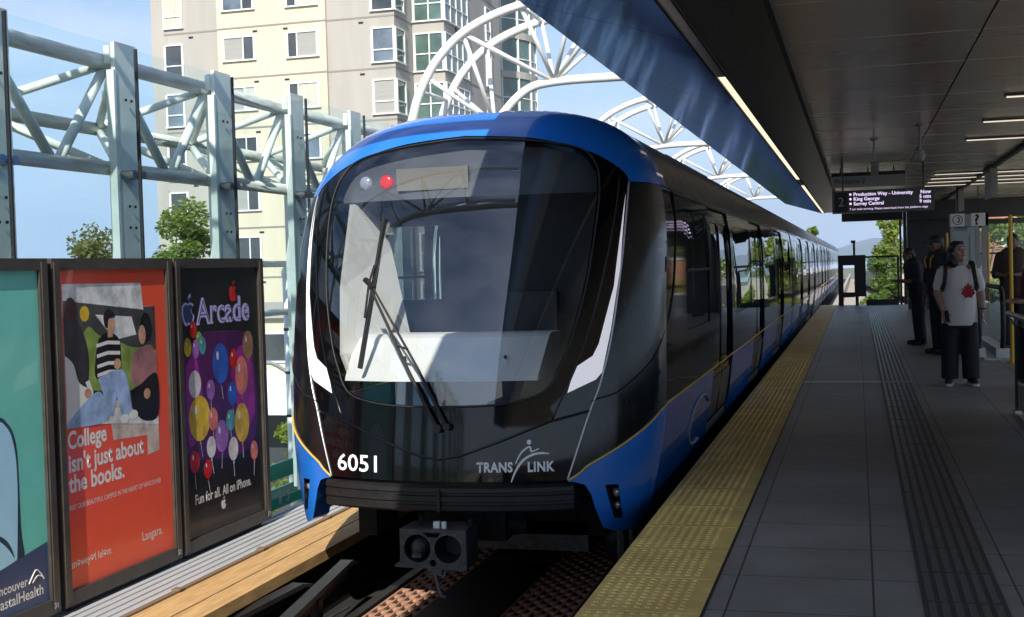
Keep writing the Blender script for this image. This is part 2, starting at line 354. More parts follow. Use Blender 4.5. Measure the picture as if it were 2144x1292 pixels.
def text(name, body, size, org, ex, ey, m, parent=None, bold=0, align='LEFT', space=1, width=None, shear=0, fmap=None):
    me = text_mesh(body, size, bold, align, space, shear); org, ex, ey = Vector(org), Vector(ex), Vector(ey)
    if width:
        xs = [v.co.x for v in me.vertices]; k = width/(max(xs)-min(xs)) if xs else 1
    else: k = 1
    if fmap:
        bm = bmesh.new(); bm.from_mesh(me); bmesh.ops.triangulate(bm, faces=bm.faces); bmesh.ops.subdivide_edges(bm, edges=[e for e in bm.edges if e.calc_length() > .05], cuts=1); bm.to_mesh(me); bm.free()
    og = ORG.get(parent.name, Vector()) if parent else Vector()
    for v in me.vertices: v.co = (Vector(fmap(v.co.x*k, v.co.y)) if fmap else org+ex*(v.co.x*k)+ey*v.co.y)-og
    me.update(); return link(name, me, m, parent, og=og)
def blob(name, mb, m, voxel=.012, parent=None, it=2):    # one continuous skin over overlapping pieces
    me = bpy.data.meshes.new(name); me.from_pydata(mb.v, [], mb.f); me.update()
    bm = bmesh.new(); bm.from_mesh(me); bmesh.ops.recalc_face_normals(bm, faces=bm.faces); bm.to_mesh(me); bm.free()
    o = bpy.data.objects.new('t', me); COL.objects.link(o)
    md = o.modifiers.new('r', 'REMESH'); md.mode = 'VOXEL'; md.voxel_size = voxel
    sm = o.modifiers.new('s', 'SMOOTH'); sm.iterations = it; sm.factor = .5
    me2 = bpy.data.meshes.new_from_object(o.evaluated_get(bpy.context.evaluated_depsgraph_get()))
    bpy.data.objects.remove(o); og = ORG.get(parent.name, Vector()) if parent else Vector()
    for v in me2.vertices: v.co -= og
    me2.name = name; return link(name, me2, m, parent, smooth=True, og=og)
# ------------------------------------------------------------------ ground and station structure
g = MB(); g.box(-900, 900, -300, 1500, -9.5, -9)
struct('ground', g, mat('ground_cover', (.12, .14, .07), .95, col2=(.2, .19, .17), nscale=.06))
EDGE = -1.18
p = MB(); p.box(EDGE+.002, 12, -14, 41.5, -.25, 0); struct('platform', p, M['tile'])  # unseen right part widened so its sunlit floor bounces fill light
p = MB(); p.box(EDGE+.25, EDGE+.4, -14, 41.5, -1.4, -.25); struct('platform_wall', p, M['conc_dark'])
# yellow tactile edge: sheet plus raised domes
p = MB(); p.box(EDGE, -.665, -14, 41.5, .001, .006)
T0 = 5.19
for j in range(-3, 62): p.box(EDGE, -.665, T0+j*.582-.003, T0+j*.582+.003, .006, .0075)
for r in range(int((20-4.2)/.0529)):
    y = 4.2+r*.0529
    if abs(((y-T0) % .582)-.291) > .268: continue
    for c in range(9):
        x = EDGE+.045+c*.0475; n = 6 if y < 10 else 4
        o = len(p.v)
        for (z, rr) in ((.006, .0165), (.0115, .0105)):
            p.v += [Vector((x+rr*math.cos(2*math.pi*k/n+.4), y+rr*math.sin(2*math.pi*k/n+.4), z)) for k in range(n)]
        p.f += [(o+k, o+(k+1) % n, o+n+(k+1) % n, o+n+k) for k in range(n)]+[tuple(o+n+k for k in range(n))]
for c in range(9):
    x = EDGE+.045+c*.0475; p.box(x-.012, x+.012, 20, 41.4, .006, .0105)
struct('tactile_edge', p, M['tactile'])
p = MB(); p.box(-.665, -.655, -14, 41.5, .001, .005); struct('edge_joint', p, M['ink'])
# dark guide strip with raised bars
p = MB(); p.box(.24, .58, -14, 35, .001, .004)
struct('guide_strip', p, mat('strip_base', (.065, .065, .068), .5)); p = MB()
for c in range(6):
    x = .262+c*.053
    for j in range(60):
        y = 4+j*.52; p.box(x, x+.03, y, y+.49, .004, .0085)
struct('guide_bars', p, M['guide'])
p = MB(); p.box(-.65, .6, 15.41, 15.47, .001, .006); struct('floor_strip', p, M['metal_grey'])  # thin pale metallic strip across the tiles
p = MB(); p.box(.93, 1.0, 15.42, 15.5, .001, .006); p.box(2.05, 2.13, 15.42, 15.5, .001, .006); struct('floor_square', p, M['metal_grey'])  # two small pale metallic squares in line with the strip
# track bed
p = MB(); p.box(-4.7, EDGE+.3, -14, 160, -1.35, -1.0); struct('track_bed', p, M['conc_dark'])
p = MB(); p.box(-2.87, -2.33, -14, 160, -.84, -.80)
for j in range(60): p.box(-2.6-.27, -2.33, 4.5+j*2.4, 4.52+j*2.4, -.80, -.797)
for j in range(30): p.box(-2.7, -2.5, 4.2+j*1.2, 4.5+j*1.2, -1.0, -.84)
struct('reaction_rail', p, M['lim'])
for xr in (-3.29, -1.81):
    p = MB(); p.box(xr-.035, xr+.035, -14, 160, -.86, -.8); p.box(xr-.01, xr+.01, -14, 160, -.96, -.86); p.box(xr-.07, xr+.07, -14, 160, -1.0, -.96)
    struct('running_rail', p, M['steel'])
# slotted grating on both sides of the reaction rail
for x0, n, nm in ((-3.22, 6, 'rust'), (-2.31, 8, 'rust')):
    p = MB(); pit = .056
    for i in range(n+1): p.box(x0+i*pit-.009, x0+i*pit+.009, 5.0, 12, -.83, -.81)
    for i in range(n):
        for j in range(44):
            y = 5.0+j*.16+(.08 if i % 2 else 0); p.box(x0+i*pit+.009, x0+(i+1)*pit-.009, y-.02, y+.02, -.83, -.811)
    struct('track_grating', p, M[nm])
# walkway on the far side of the track with plank kerb
p = MB(); p.box(-4.75, -4.2, -14, 160, -.62, -.51)
for j in range(7): p.box(-4.72+j*.074, -4.67+j*.074, -14, 160, -.51, -.5)
struct('walkway', p, M['walk'])
p = MB(); p.box(-4.2, -4.16, -14, 160, -.6, -.487)
for j in range(60): p.box(-4.21, -4.15, 4.6+j*1.15, 4.66+j*1.15, -.487, -.478)
struct('walkway_edging', p, M['brown'])
p = MB(); p.box(-4.158, -3.92, -14, 160, -.58, -.5); p.box(-3.912, -3.73, -14, 160, -.58, -.503); struct('plank_kerb', p, M['wood'])
p = MB(); p.box(-3.86, -3.8, -14, 160, -1.0, -.58); struct('kerb_wall', p, M['dark'])
# guideway beyond the platform end with parapets
p = MB(); p.box(-4.7, 4.2, 41.6, 160, -1.5, -1.36); p.box(-1.0, -.8, 42, 160, -1.0, -.35); p.box(3.9, 4.2, 42, 160, -1.36, .35); p.box(-.8, 3.9, 42, 160, -1.36, -1.0); struct('guideway', p, M['conc'])
p = MB()
for xr in (.5, 1.9): p.box(xr-.04, xr+.04, 42, 160, -1.0, -.82)
struct('far_rails', p, M['brown'])
# ------------------------------------------------------------------ canopy
cn = thing('platform_canopy', (-1.2, 14, 3.3), 'long dark glossy canopy with light strip along its edge roofing the platform', 'canopy')
def ysplit(mb, x0, x1, z0, z1, y0, y1, pitch, gap, off):
    y = y0
    while y < y1:
        mb.box(x0, x1, y+gap/2, min(y+pitch, y1)-gap/2, z0, z1); y += pitch
p = MB(); y = -13.2
while y < 41:
    p.prism([(-2.22, 3.33), (-1.077, 2.972), (-1.077, 3.03), (-2.2, 3.4)], y+.008, min(y+3.592, 41.2), 'y'); y += 3.6
p.build('soffit', M['soffit'], cn)
p = MB(); p.box(-2.215, 5.5, -13.2, 41.2, 3.402, 3.425); p.box(-1.5, 5.4, -13.2, 41.2, 3.43, 3.7); p.build('roof_slab', M['roof_grey'], cn)  # unseen right edge cut short for more fill light under the canopy
p = MB(); p.box(-.97, -.492, -13.2, 41, 2.975, 3.06); p.build('inner_soffit', M['soffit2'], cn)
p = MB(); p.box(-1.077, -1.061, -13.2, 41.2, 2.966, 3.06); p.box(-.986, -.97, -13.2, 41.2, 2.96, 3.06); p.box(-.492, -.455, -13.2, 41, 2.966, 3.06); p.build('channel', M['ink'], cn)
p = MB(); p.box(-1.061, -.986, -13.2, 10.15, 2.974, 3.06); p.build('dark_diffuser', M['lamp_off'], cn)
p = MB(); p.box(-1.061, -.986, 23.7, 25.7, 2.985, 3.06); p.build('dark_diffuser', M['lamp_off'], cn)
for a, b in ((10.15, 23.7), (25.7, 40.9)):
    p = MB(); p.box(-1.059, -.988, a+.01, b-.01, 2.982, 3.06); p.build('lit_diffuser', M['lamp_on'], cn)
p = MB()
for x0, x1 in ((-.455, .855), (.87, 5.4)):
    y = -13.2
    while y < 41:
        p.box(x0, x1, y+.003, y+.697, 3.04+.003*(int(y*7) % 2), 3.06); y += .7
p.build('ceiling_panel', M['ceil'], cn)
p = MB(); p.box(1.4, 6, 36.2, 36.5, 2.52, 3.04); p.build('bulkhead', M['wall_dark'], cn)
p = MB(); p.box(-.45, 1.38, 40.4, 40.8, 2.66, 3.04); p.build('bulkhead', M['wall_dark'], cn)
for y in (13.0, 15.3, 17.6, 24.6, 25.9, 27.1, 28.4):
    t = thing('ceiling_light', (2.9, y, 3.04), {13.0: 'nearest thin lit ceiling tube, cut by the right picture edge', 15.3: 'second nearest thin lit ceiling tube across the platform', 17.6: 'third thin lit ceiling tube, last before the gap in the row', 24.6: 'thin lit ceiling tube just past the gap in the row', 25.9: 'thin lit ceiling tube, second past the gap in the row', 27.1: 'thin lit ceiling tube next to last in the row', 28.4: 'farthest thin lit ceiling tube before the dark bulkhead'}[y], 'ceiling light', 'thin tube lights across the ceiling')
    p = MB(); p.box(1.41, 3.9, y-.05, y+.05, 3.015, 3.036); p.build('housing', M['soffit2'], t)
    p = MB(); p.box(1.43, 3.88, y-.024, y+.024, 3.005, 3.014); p.build('tube', M['lamp_warm'], t)
# ------------------------------------------------------------------ platform end: gate, glass panel, walls
t = thing('end_gate', (.3, 41, 0), 'black framed gate and glass panel closing the far platform end', 'gate')
p = MB(); p.box(-.6, -.44, 40.97, 41.05, 0, 1.6); p.box(-.1, .25, 40.97, 41.05, .28, 1.6); p.box(-.44, -.1, 40.97, 41.05, 1.28, 1.6); p.box(-.44, -.1, 40.97, 41.05, .26, .42); p.box(-.08, .02, 40.97, 41.05, 0, .28); p.build('gate_frame', M['wall_dark'], t)
p = MB(); p.box(-.13, -.06, 41.06, 41.12, 1.28, 2.05); p.box(-.19, -.05, 41.06, 41.13, 1.98, 2.07); p.build('post', M['wall_dark'], t)
p = MB(); p.box(.25, 1.24, 40.97, 41.05, 0, .18); p.box(.25, 1.24, 40.97, 41.05, 1.5, 1.56); p.box(1.2, 1.27, 40.97, 41.05, .18, 1.5); p.build('panel_frame', M['wall_dark'], t)
p = MB(); p.box(.25, 1.2, 41.0, 41.012, .18, 1.5); p.build('pane', M['clear'], t)
p = MB(); p.box(1.3, 1.36, 41.3, 41.5, 0.002, 3.02); p.box(1.42, 1.52, 41.3, 41.5, .002, 3.02); tag(recentre(p.build('end_column', M['wall_dark'])), 'slim dark double column beside the end gate', 'column')
p = MB(); p.box(1.38, 2.55, 37, 37.4, 0.002, 2.9); p.box(2.5, 3.4, 37.05, 37.35, 2.25, 2.85); tag(recentre(p.build('elevator_wall', M['wall_dark'])), 'broad dark wall panel behind the waiting passengers', 'wall')
t = thing('elevator', (2.65, 33, 0), 'glass elevator shaft with grey posts under two square signs', 'elevator')
p = MB(); p.box(2.22, 2.29, 32.4, 32.5, 0.002, 2.5); p.box(2.95, 3.1, 32.4, 32.5, .002, 2.5); p.box(2.8, 2.86, 32.4, 32.5, .002, 2.2); p.box(2.2, 3.1, 32.4, 32.5, 2.2, 2.5); p.build('frame', M['sign_grey'], t)
p = MB(); p.box(2.29, 2.8, 32.44, 32.45, 0.01, 2.2); p.build('pane', M['clear'], t)
p = MB(); p.box(2.35, 3.0, 33.6, 33.7, .01, 2.2); p.build('car_wall', M['sign_grey'], t)
# window wall at the far right
t = thing('window_wall', (5, 41, 0), 'glazed end wall with dark rails and bright trees behind', 'window')
p = MB()
for z in (1.5, .92, .5): p.box(3.6, 6, 40.98, 41.04, z, z+.06)
for x in (3.55, 4.55, 5.9): p.box(x, x+.07, 40.96, 41.06, .002, 2.52)
p.box(3.4, 6, 40.96, 41.06, 2.44, 2.6); p.build('frame', M['wall_dark'], t)
p = MB(); p.box(3.62, 5.9, 41.0, 41.01, 0.01, 2.44); p.build('pane', M['clear'], t)
for x, y, lb in ((1.98, 30, 'yellow post left of the elevator, partly behind capped man'), (2.86, 30, 'yellow post on the right edge of the elevator'), (2.0, 18, 'yellow post in front of the man in brown')):
    p = MB(); p.tube([(x, y, 0.002), (x, y, 2.0)], .026, 10); p.tube([(x, y, .002), (x, y, .03)], .07, 12); p.ell((x, y, 2.0), (.026, .026, .02), 10, 4)
    tag(recentre(p.build('yellow_post', M['yellow'], None, True, 40)), lb, 'post', 'yellow posts by the elevator')
# escalator newel and balustrade
t = thing('escalator', (1.83, 19.4, 0), 'glass sided escalator end with black handrail behind the woman in white', 'escalator')
def newel(x):
    prof = cat([(19.0, .12), (18.86, .45), (18.9, .82), (19.1, .98), (19.5, 1.0), (22, 1.0)], 6)
    q = MB(); q.tube([(x, y, z) for y, z in prof], .035, 8); q.build('handrail', M['rubber'], t, True)
    q = MB(); q.prism([(19.05, .14), (18.92, .45), (18.95, .8), (19.12, .95), (22, .96), (22, .14)], x-.006, x+.006); q.build('glass_side', M['clear'], t)
    q = MB(); q.box(x-.09, x+.09, 18.95, 22, .002, .14); q.build('skirt_panel', M['metal_grey'], t)
newel(1.66); newel(1.98)
p = MB(); p.box(1.7, 1.93, 18.6, 22, .001, .02); p.build('comb_plate', M['metal_grey'], t)
t = thing('glass_balustrade', (1.4, 11, 0), 'dark glass balustrade with steel handrail at the right picture edge', 'balustrade')
p = MB(); p.tube([(1.33, 12.25, .94), (1.33, 6.5, .94)], .024, 10); p.tube([(1.33, 12.25, .94), (1.37, 12.25, .86), (1.4, 12.25, .8)], .012, 8); p.build('handrail', M['metal_grey'], t, True, 40)
for y in (12.2, 10.6, 9.0, 7.4):
    p = MB(); p.box(1.375, 1.405, y-.03, y+.03, .03, .9); p.build('post', M['wall_dark'], t)
p = MB(); p.box(1.385, 1.397, 6.5, 12.16, .08, .84); p.build('pane', glass('smoked_glass', (.12, .15, .16), 1.5), t)
p = MB(); p.box(1.37, 1.42, 6.5, 12.25, .003, .03); p.box(1.36, 1.42, 12.1, 12.28, .003, .05); p.build('base_rail', M['metal_grey'], t)
# ------------------------------------------------------------------ signs, display, cameras
t = thing('departure_display', (.4, 20, 2.2), 'hanging black departure screen with three lines of purple white text', 'display')
p = MB(); p.box(-.36, 1.15, 20, 20.16, 2.19, 2.54); p.build('case', M['screen'], t)
p = MB(); p.box(-.325, -.13, 19.992, 20, 2.215, 2.515); p.build('number_plate', M['ink'], t)
EX, EZ = (1, 0, 0), (0, 0, 1)
text('platform_number', '2', .2, (-.275, 19.988, 2.3), EX, EZ, M['sign_grey'], t)
for i, (a, b) in enumerate((('Production Way - University', 'Now'), ('King George', '5 min'), ('Surrey Central', '9 min'))):
    z = 2.452-.072*i
    text('line_text', a, .075, (-.04, 19.99, z), EX, EZ, M['screen_txt'], t, bold=.0012); text('time_text', b, .075, (1.1, 19.99, z), EX, EZ, M['screen_txt'], t, bold=.0012, align='RIGHT')
    p = MB(); p.prism([(-.085+.018*math.cos(k*.628), z+.026+.018*math.sin(k*.628)) for k in range(10)], 19.99, 19.998, 'y'); p.build('line_dot', M['screen_txt'], t)
text('ticker_text', '7 car train arriving. Please stand back from the platform edge', .045, (-.1, 19.99, 2.235), EX, EZ, M['screen_txt'], t, width=1.15)
for x in (-.2, 1.0):
    p = MB(); p.tube([(x, 20.08, 2.54), (x, 20.08, 3.04)], .015, 8); p.build('hanger', M['wall_dark'], t)
t = thing('platform_sign', (.2, 22, 2.7), 'long pale grey Platform 2 sign hanging above the departure screen', 'sign')
p = MB(); p.box(-.4, .81, 22, 22.06, 2.70, 2.89); p.build('board', M['sign_grey'], t)
p = MB(); p.box(-.4, .81, 21.995, 22.06, 2.89, 2.95); p.build('top_bar', M['ink'], t)
text('sign_text', 'Platform 2', .12, (-.35, 21.99, 2.76), EX, EZ, M['ink'], t)
for x in (-.25, .2, .62):
    p = MB(); p.box(x-.01, x+.01, 22.02, 22.04, 2.95, 3.04); p.build('hanger', M['ink'], t)
for x, y, z, s, lb in ((.24, 17, 2.7, 1.0, 'grey box camera on a stem above the Platform 2 sign'), (.74, 15.5, 2.72, .9, 'grey dome camera hanging right of the departure screen')):
    t = thing('security_camera', (x, y, 3.04), lb, 'camera', 'cameras hanging from the ceiling')
    p = MB(); p.tube([(x, y, 3.04), (x, y, z)], .014, 8); p.tube([(x, y, 3.04), (x, y, 3.02)], .05, 10); p.build('stem', M['sign_grey'], t, True, 40)
    p = MB()
    if s == 1: p.obox((x, y, z-.03), (.05, 0, 0), (0, .12, -.05), (0, .02, .045)); p.obox((x, y-.13, z+.03), (.055, 0, 0), (0, .06, -.02), (0, .0, .012))
    else: p.tube([(x, y, z+.02), (x, y, z-.05)], [.05, .06], 12); p.ell((x, y, z-.06), (.055, .055, .055), 12, 8)
    p.build('camera_body', M['sign_grey'], t, True, 40)
for k, (x, lb) in enumerate(((2.065, 'square white sign with circled arrow symbol over the elevator'), (2.51, 'square white sign with large black question mark'))):
    t = thing('square_sign', (x+.15, 30, 2.15), lb, 'sign', 'square signs over the elevator')
    p = MB(); p.box(x, x+.3, 30, 30.04, 2.15, 2.44); p.build('plate', M['sign_white'], t)
    if k: text('question_mark', '?', .33, (x+.06, 29.994, 2.18), EX, EZ, M['ink'], t, bold=.008)
    else:
        p = MB(); p.tube([(x+.15+.105*math.cos(a*.2618), 29.995, 2.295+.105*math.sin(a*.2618)) for a in range(25)], .008, 6)
        p.tube([(x+.15+.04*math.cos(a), 29.995, 2.295+.06*math.sin(a)) for a in (-1.5, -.8, 0, .8, 1.5)], .012, 6); p.build('symbol', M['ink'], t)
    p = MB(); p.box(x+.14, x+.16, 30.01, 30.03, 2.44, 3.04); p.build('hanger', M['ink'], t)
t = thing('cable_tray', (2.3, 25, 3.0), 'slim dark overhead tray running along the platform with sign frames', 'cable tray')
p = MB(); p.box(2.27, 2.33, 14, 36, 2.98, 3.03); p.build('tray', M['ink'], t)
for y in (17, 22, 27, 32):
    p = MB(); p.tube([(2.3, y, 3.0), (2.3, y, 3.04)], .012, 8); p.build('hanger', M['ink'], t)
for y, lb in ((23, 'nearer edge-on grey sign hanging under the overhead tray'), (30, 'farther edge-on grey sign hanging under the overhead tray')):
    t = thing('hanging_sign', (2.3, y, 2.5), lb, 'sign', 'edge-on signs under the tray')
    p = MB(); p.box(2.24, 2.36, y-.03, y+.03, 2.5, 2.99); p.build('frame', M['sign_grey'], t)
    p = MB(); p.box(2.28, 2.32, y+.03, y+1.4, 2.5, 2.96); p.build('panel', M['sign_grey'], t)
# ------------------------------------------------------------------ truss and glass fence along the far side of the track
fx = -4.97
t = fence = thing('glass_fence', (fx, 8, -.5), 'pale green steel truss fence with tall glass panels along the track', 'fence')
PY = [7.81+1.4*k for k in range(-10, 14)]
for y in PY:
    p = MB(); w_ = .135
    p.box(fx-.03, fx, y-w_, y+w_, -.5, 3.15); p.box(fx-.05, fx+.006, y-w_-.03, y-w_-.002, -.5, 2.95); p.box(fx-.16, fx-.03, y-.006, y+.006, -.5, 2.95); p.box(fx-.075, fx-.031, y-w_-.02, y+w_, 3.0, 3.12)
    po = p.build('post', M['steel_green'], t)
    if 4 < y < 13:
        q = MB()
        for z in (.9, .98, 1.5, 1.85, 2.0, 2.75):
            for s in (-1, 1): q.tube([(fx+.01, y+s*.035, z), (fx+.018, y+s*.035, z)], .011, 6)
        q.build('bolt_row', M['gasket'], po)
    if 4 < y < 17:
        q = MB(); q.tube([(fx+.0, y-.09, 2.22), (fx+.1, y-.09, 2.22)], .03, 10); q.tube([(fx+.0, y+.03, 2.22), (fx+.1, y+.03, 2.22)], .03, 10); q.bar((fx+.06, y-.11, 2.22), (fx+.06, y+.06, 2.22), .03, .05); q.build('clamp', M['bolt'], po, True, 40)
for a, b in ((-7, 1), (1, 9), (9, 17), (17, 26)):
    p = MB(); p.tube([(fx-.13, a, 3.02), (fx-.13, b, 3.02)], .055, 14); p.build('top_chord', M['tube_green'], t, True)
    p = MB(); p.tube([(fx-.1, a, 2.27), (fx-.1, b, 2.27)], .05, 14); p.build('bottom_chord', M['tube_green'], t, True)
    p = MB(); p.tube([(fx-.72, a, 2.66), (fx-.72, b, 2.66)], .05, 14); p.build('back_chord', M['tube_green'], t, True)
for i, y in enumerate(PY[:-1]):
    ym = y+.7; p = MB()
    p.tube([(fx-.13, y+.06, 2.98), (fx-.11, ym-.05, 2.3)], .036, 10); p.tube([(fx-.13, y+1.33, 2.98), (fx-.11, ym+.05, 2.3)], .036, 10)
    p.tube([(fx-.15, y+.06, 3.0), (fx-.7, ym, 2.68)], .032, 10); p.tube([(fx-.15, y+1.33, 3.0), (fx-.7, ym, 2.68)], .032, 10)
    p.tube([(fx-.12, y+.06, 2.28), (fx-.7, ym, 2.64)], .032, 10); p.tube([(fx-.12, y+1.33, 2.28), (fx-.7, ym, 2.64)], .032, 10)
    p.build('brace', M['steel_green'], t, True)
    g0, g1 = y-.03, y+1.35
    p = MB(); p.box(fx+.1, fx+.112, g0, g1, -.45, 3.09); p.build('glass_panel', M['fence_glass'], t)
    p = MB(); p.box(fx+.096, fx+.118, g0-.018, g0-.002, -.5, 3.10); p.build('glass_joint', M['gasket'], t)
p = MB(); p.box(fx-.62, fx-.8, 6.95, 7.2, 2.58, 2.76); p.build('junction_box', M['steel_green'], t)
# ------------------------------------------------------------------ three advertising panels
AX = -4.58
def fpoly(name, pts, m, parent, lv, th=.0002):
    q = MB(); q.prism(pts, AX+.0003*lv, AX+.0003*lv+th); return q.build(name, m, parent)
def fell(cx, cy, a, b, n=20, rot=0): return [(cx+a*math.cos(k*2*math.pi/n)*math.cos(rot)-b*math.sin(k*2*math.pi/n)*math.sin(rot), cy+a*math.cos(k*2*math.pi/n)*math.sin(rot)+b*math.sin(k*2*math.pi/n)*math.cos(rot)) for k in range(n)]
AY, AZ = (0, 1, 0), (0, 0, 1)
def ad(y0, y1, label, base, num):
    t = thing('advertising_panel', (-4.62, (y0+y1)/2, -.5), label, 'advertisement', 'advertising panels along the track')
    p = MB(); d = .075
    p.box(-4.72, -4.56, y0, y0+d, -.46, 1.62); p.box(-4.72, -4.56, y1-d, y1, -.46, 1.62); p.box(-4.72, -4.56, y0+d, y1-d, 1.55, 1.62); p.box(-4.72, -4.56, y0+d, y1-d, -.46, -.375)
    for a, b in ((y0+.012, y0+d-.012), (y1-d+.012, y1-.012)): p.box(-4.56, -4.552, a, b, -.44, 1.60)
    p.build('frame', M['frame'], t)
    p = MB(); p.box(-4.72, -4.6, y0+.1, y1-.1, -.5, -.46); p.build('foot', M['ink'], t)
    p = MB(); p.box(-4.71, AX, y0+d-.01, y1-d+.01, -.385, 1.56); po = p.build('poster', base, t)
    text('panel_number', num, .045, (-4.551, y1-.075, -.425), AY, AZ, M['sign_white'], t)
    return po
po = ad(6.31, 7.64, 'red college poster with photo of seated students in a dark frame', P['red'], '32')
def dpoly(n, pts, m, lv): return fpoly(n, pts, m, po, lv)
photo = [(6.425, 1.466), (7.273, 1.459), (7.29, 1.303), (7.429, 1.298), (7.427, .326), (7.282, .312), (7.284, .445), (6.896, .464), (6.878, .584), (6.419, .599)]
dpoly('picture_ground', photo, P['stone'], 1)
dpoly('picture_sky', [(6.425, 1.466), (7.273, 1.459), (7.29, 1.303), (7.296, 1.28), (6.427, 1.367)], P['ltgrey'], 2)
dpoly('picture_facade', [(6.427, 1.367), (7.296, 1.28), (7.29, 1.3), (7.429, 1.298), (7.43, .991), (6.428, 1.046)], P['dkgrey'], 2)
dpoly('picture_window', [(6.75, 1.27), (7.15, 1.24), (7.2, 1.12), (6.95, 1.1)], P['ltgrey'], 3)
dpoly('picture_hedge', cat([(6.6, 1.14), (6.68, 1.2), (6.78, 1.14), (6.95, 1.1), (7.141, 1.041), (7.3, 1.03), (7.43, 1.0)], 3)+[(7.429, .8), (7.2, .72), (6.589, .78)], P['green'], 3)
dpoly('picture_flower', fell(6.64, 1.28, .05, .05, 9), P['b2'], 4)
dpoly('picture_step', [(6.429, .7), (7.016, .66), (7.424, .58), (7.427, .5), (6.9, .57), (6.419, .62)], P['ltgrey'], 4)
dpoly('picture_step', [(6.7, .8), (7.43, .72), (7.43, .66), (6.7, .74)], P['mauve'], 3)
dpoly('picture_hood', fell(6.5, 1.3, .065, .085), P['maroon'], 4)
dpoly('picture_coat', cat([(6.425, 1.27), (6.5, 1.25), (6.577, 1.231), (6.656, 1.074), (6.66, .9), (6.6, .75), (6.425, .76)], 4), P['hood'], 5)
dpoly('picture_hood', fell(6.5, 1.165, .07, .1), P['hood'], 6)
dpoly('picture_sleeve', cat([(6.425, 1.037), (6.507, .978), (6.56, .86), (6.69, .8), (6.66, .74), (6.425, .63)], 4), P['white'], 7)
dpoly('picture_jeans', cat([(6.423, .63), (6.641, .754), (6.781, .78), (6.841, .6), (6.419, .599)], 4), P['jeans'], 8)
dpoly('picture_phone', [(6.62, .86), (6.66, .87), (6.7, .79), (6.66, .78)], P['white'], 9)
dpoly('picture_hand', fell(6.64, .79, .035, .03), P['skin'], 10)
sw = cat([(6.772, 1.112), (6.852, 1.15), (6.954, 1.135), (7.004, 1.088), (7.014, .993), (6.982, .9), (6.741, .866), (6.737, 1.014)], 4)
dpoly('picture_sweater', sw, P['black'], 5)
for z in (1.085, 1.02, .955, .9):
    dpoly('picture_stripe', [(6.75, z), (6.87, z+.015), (7.005, z+.005), (7.005, z-.018), (6.87, z-.008), (6.75, z-.022)], P['white'], 6)
dpoly('picture_neck', [(6.875, 1.18), (6.93, 1.18), (6.93, 1.12), (6.875, 1.12)], P['skin'], 7)
dpoly('picture_face', fell(6.912, 1.205, .048, .06), P['skin'], 8)
dpoly('picture_hair', cat([(6.845, 1.19), (6.835, 1.26), (6.89, 1.30), (6.95, 1.275), (6.955, 1.245), (6.89, 1.235), (6.875, 1.18), (6.845, 1.19)], 4), P['black'], 9)
dpoly('picture_jeans', cat([(6.755, .87), (6.965, .91), (7.067, .856), (7.11, .62), (7.0, .61), (6.95, .74), (6.9, .62), (6.84, .66), (6.8, .77)], 3), P['jeans'], 7)
for cx, cz in ((7.03, .585), (7.13, .6)): dpoly('picture_shoe', fell(cx, cz, .05, .03), P['white'], 8)
dpoly('picture_hand', fell(6.968, .945, .04, .035), P['skin'], 9)
dpoly('picture_top', cat([(7.15, .998), (7.243, 1.03), (7.385, 1.03), (7.428, .862), (7.26, .73), (7.11, .83)], 4), P['mauve'], 5)
dpoly('picture_trousers', cat([(7.098, .757), (7.226, .79), (7.425, .844), (7.428, .564), (7.245, .548), (7.12, .64)], 4), P['black'], 6)
dpoly('picture_hair', fell(7.315, 1.16, .07, .1), P['black'], 6)
dpoly('picture_face', fell(7.265, 1.115, .042, .065), P['skin'], 7)
dpoly('picture_hand', fell(7.3, .72, .04, .035), P['skin'], 7)
for s, z, wd in (('College', .475, .40), ("isn't just about", .335, .81), ('the books.', .212, .585)):
    text('headline', s, .148, (AX+.0008, 6.42, z), AY, AZ, P['white'], po, bold=.004, width=wd)
text('small_print', 'VISIT OUR BEAUTIFUL CAMPUS IN THE HEART OF VANCOUVER', .045, (AX+.0008, 6.41, .104), AY, AZ, P['white'], po, width=1.02)
text('signature', 'Langara.', .085, (AX+.0008, 7.175, -.245), AY, AZ, P['white'], po, width=.245)
text('signature', 'sn\u0259wey\u0259\u026c lel\u0259m.', .07, (AX+.0008, 6.41, -.245), AY, AZ, P['white'], po, width=.42)
po = ad(7.67, 9.0, 'black games poster with neon lettering and bright balloons in a dark frame', P['black'], '33')
dpoly('backdrop', cat([(7.76, .9), (8.0, 1.07), (8.4, 1.08), (8.74, 1.03), (8.84, .8), (8.84, .3), (8.6, .13), (7.85, .2), (7.76, .44), (7.76, .9)], 5), P['dpurple'], 1)
dpoly('backdrop', cat([(7.8, .85), (7.93, .93), (8.02, .7), (8.0, .42), (7.82, .3), (7.8, .85)], 5), P['purple'], 2)
dpoly('backdrop', cat([(8.45, .75), (8.6, .95), (8.78, .85), (8.81, .4), (8.6, .35), (8.45, .75)], 5), P['purple'], 2)
text('neon_text', 'Arcade', .262, (AX+.0008, 7.98, 1.148), AY, AZ, P['neon'], po, bold=.008, width=.815)
text('neon_core', 'Arcade', .262, (AX+.0012, 7.985, 1.148), AY, AZ, P['navyp'], po, bold=-.007, width=.80)
def apple(cx, cz, s):
    b = cat([(0, .33), (-.2, .38), (-.42, .25), (-.46, -.05), (-.32, -.4), (-.14, -.5), (0, -.45), (.14, -.5), (.3, -.42), (.43, -.15), (.28, -.02), (.24, .14), (.4, .28), (.2, .38), (0, .33)], 4)
    lf = cat([(.02, .44), (.04, .62), (.22, .72), (.2, .54), (.02, .44)], 4)
    return [[(cx+s*x, cz+s*z) for x, z in q] for q in (b, lf)]
for q in apple(7.865, 1.235, .19): dpoly('apple_emblem', q, P['neon'], 3)
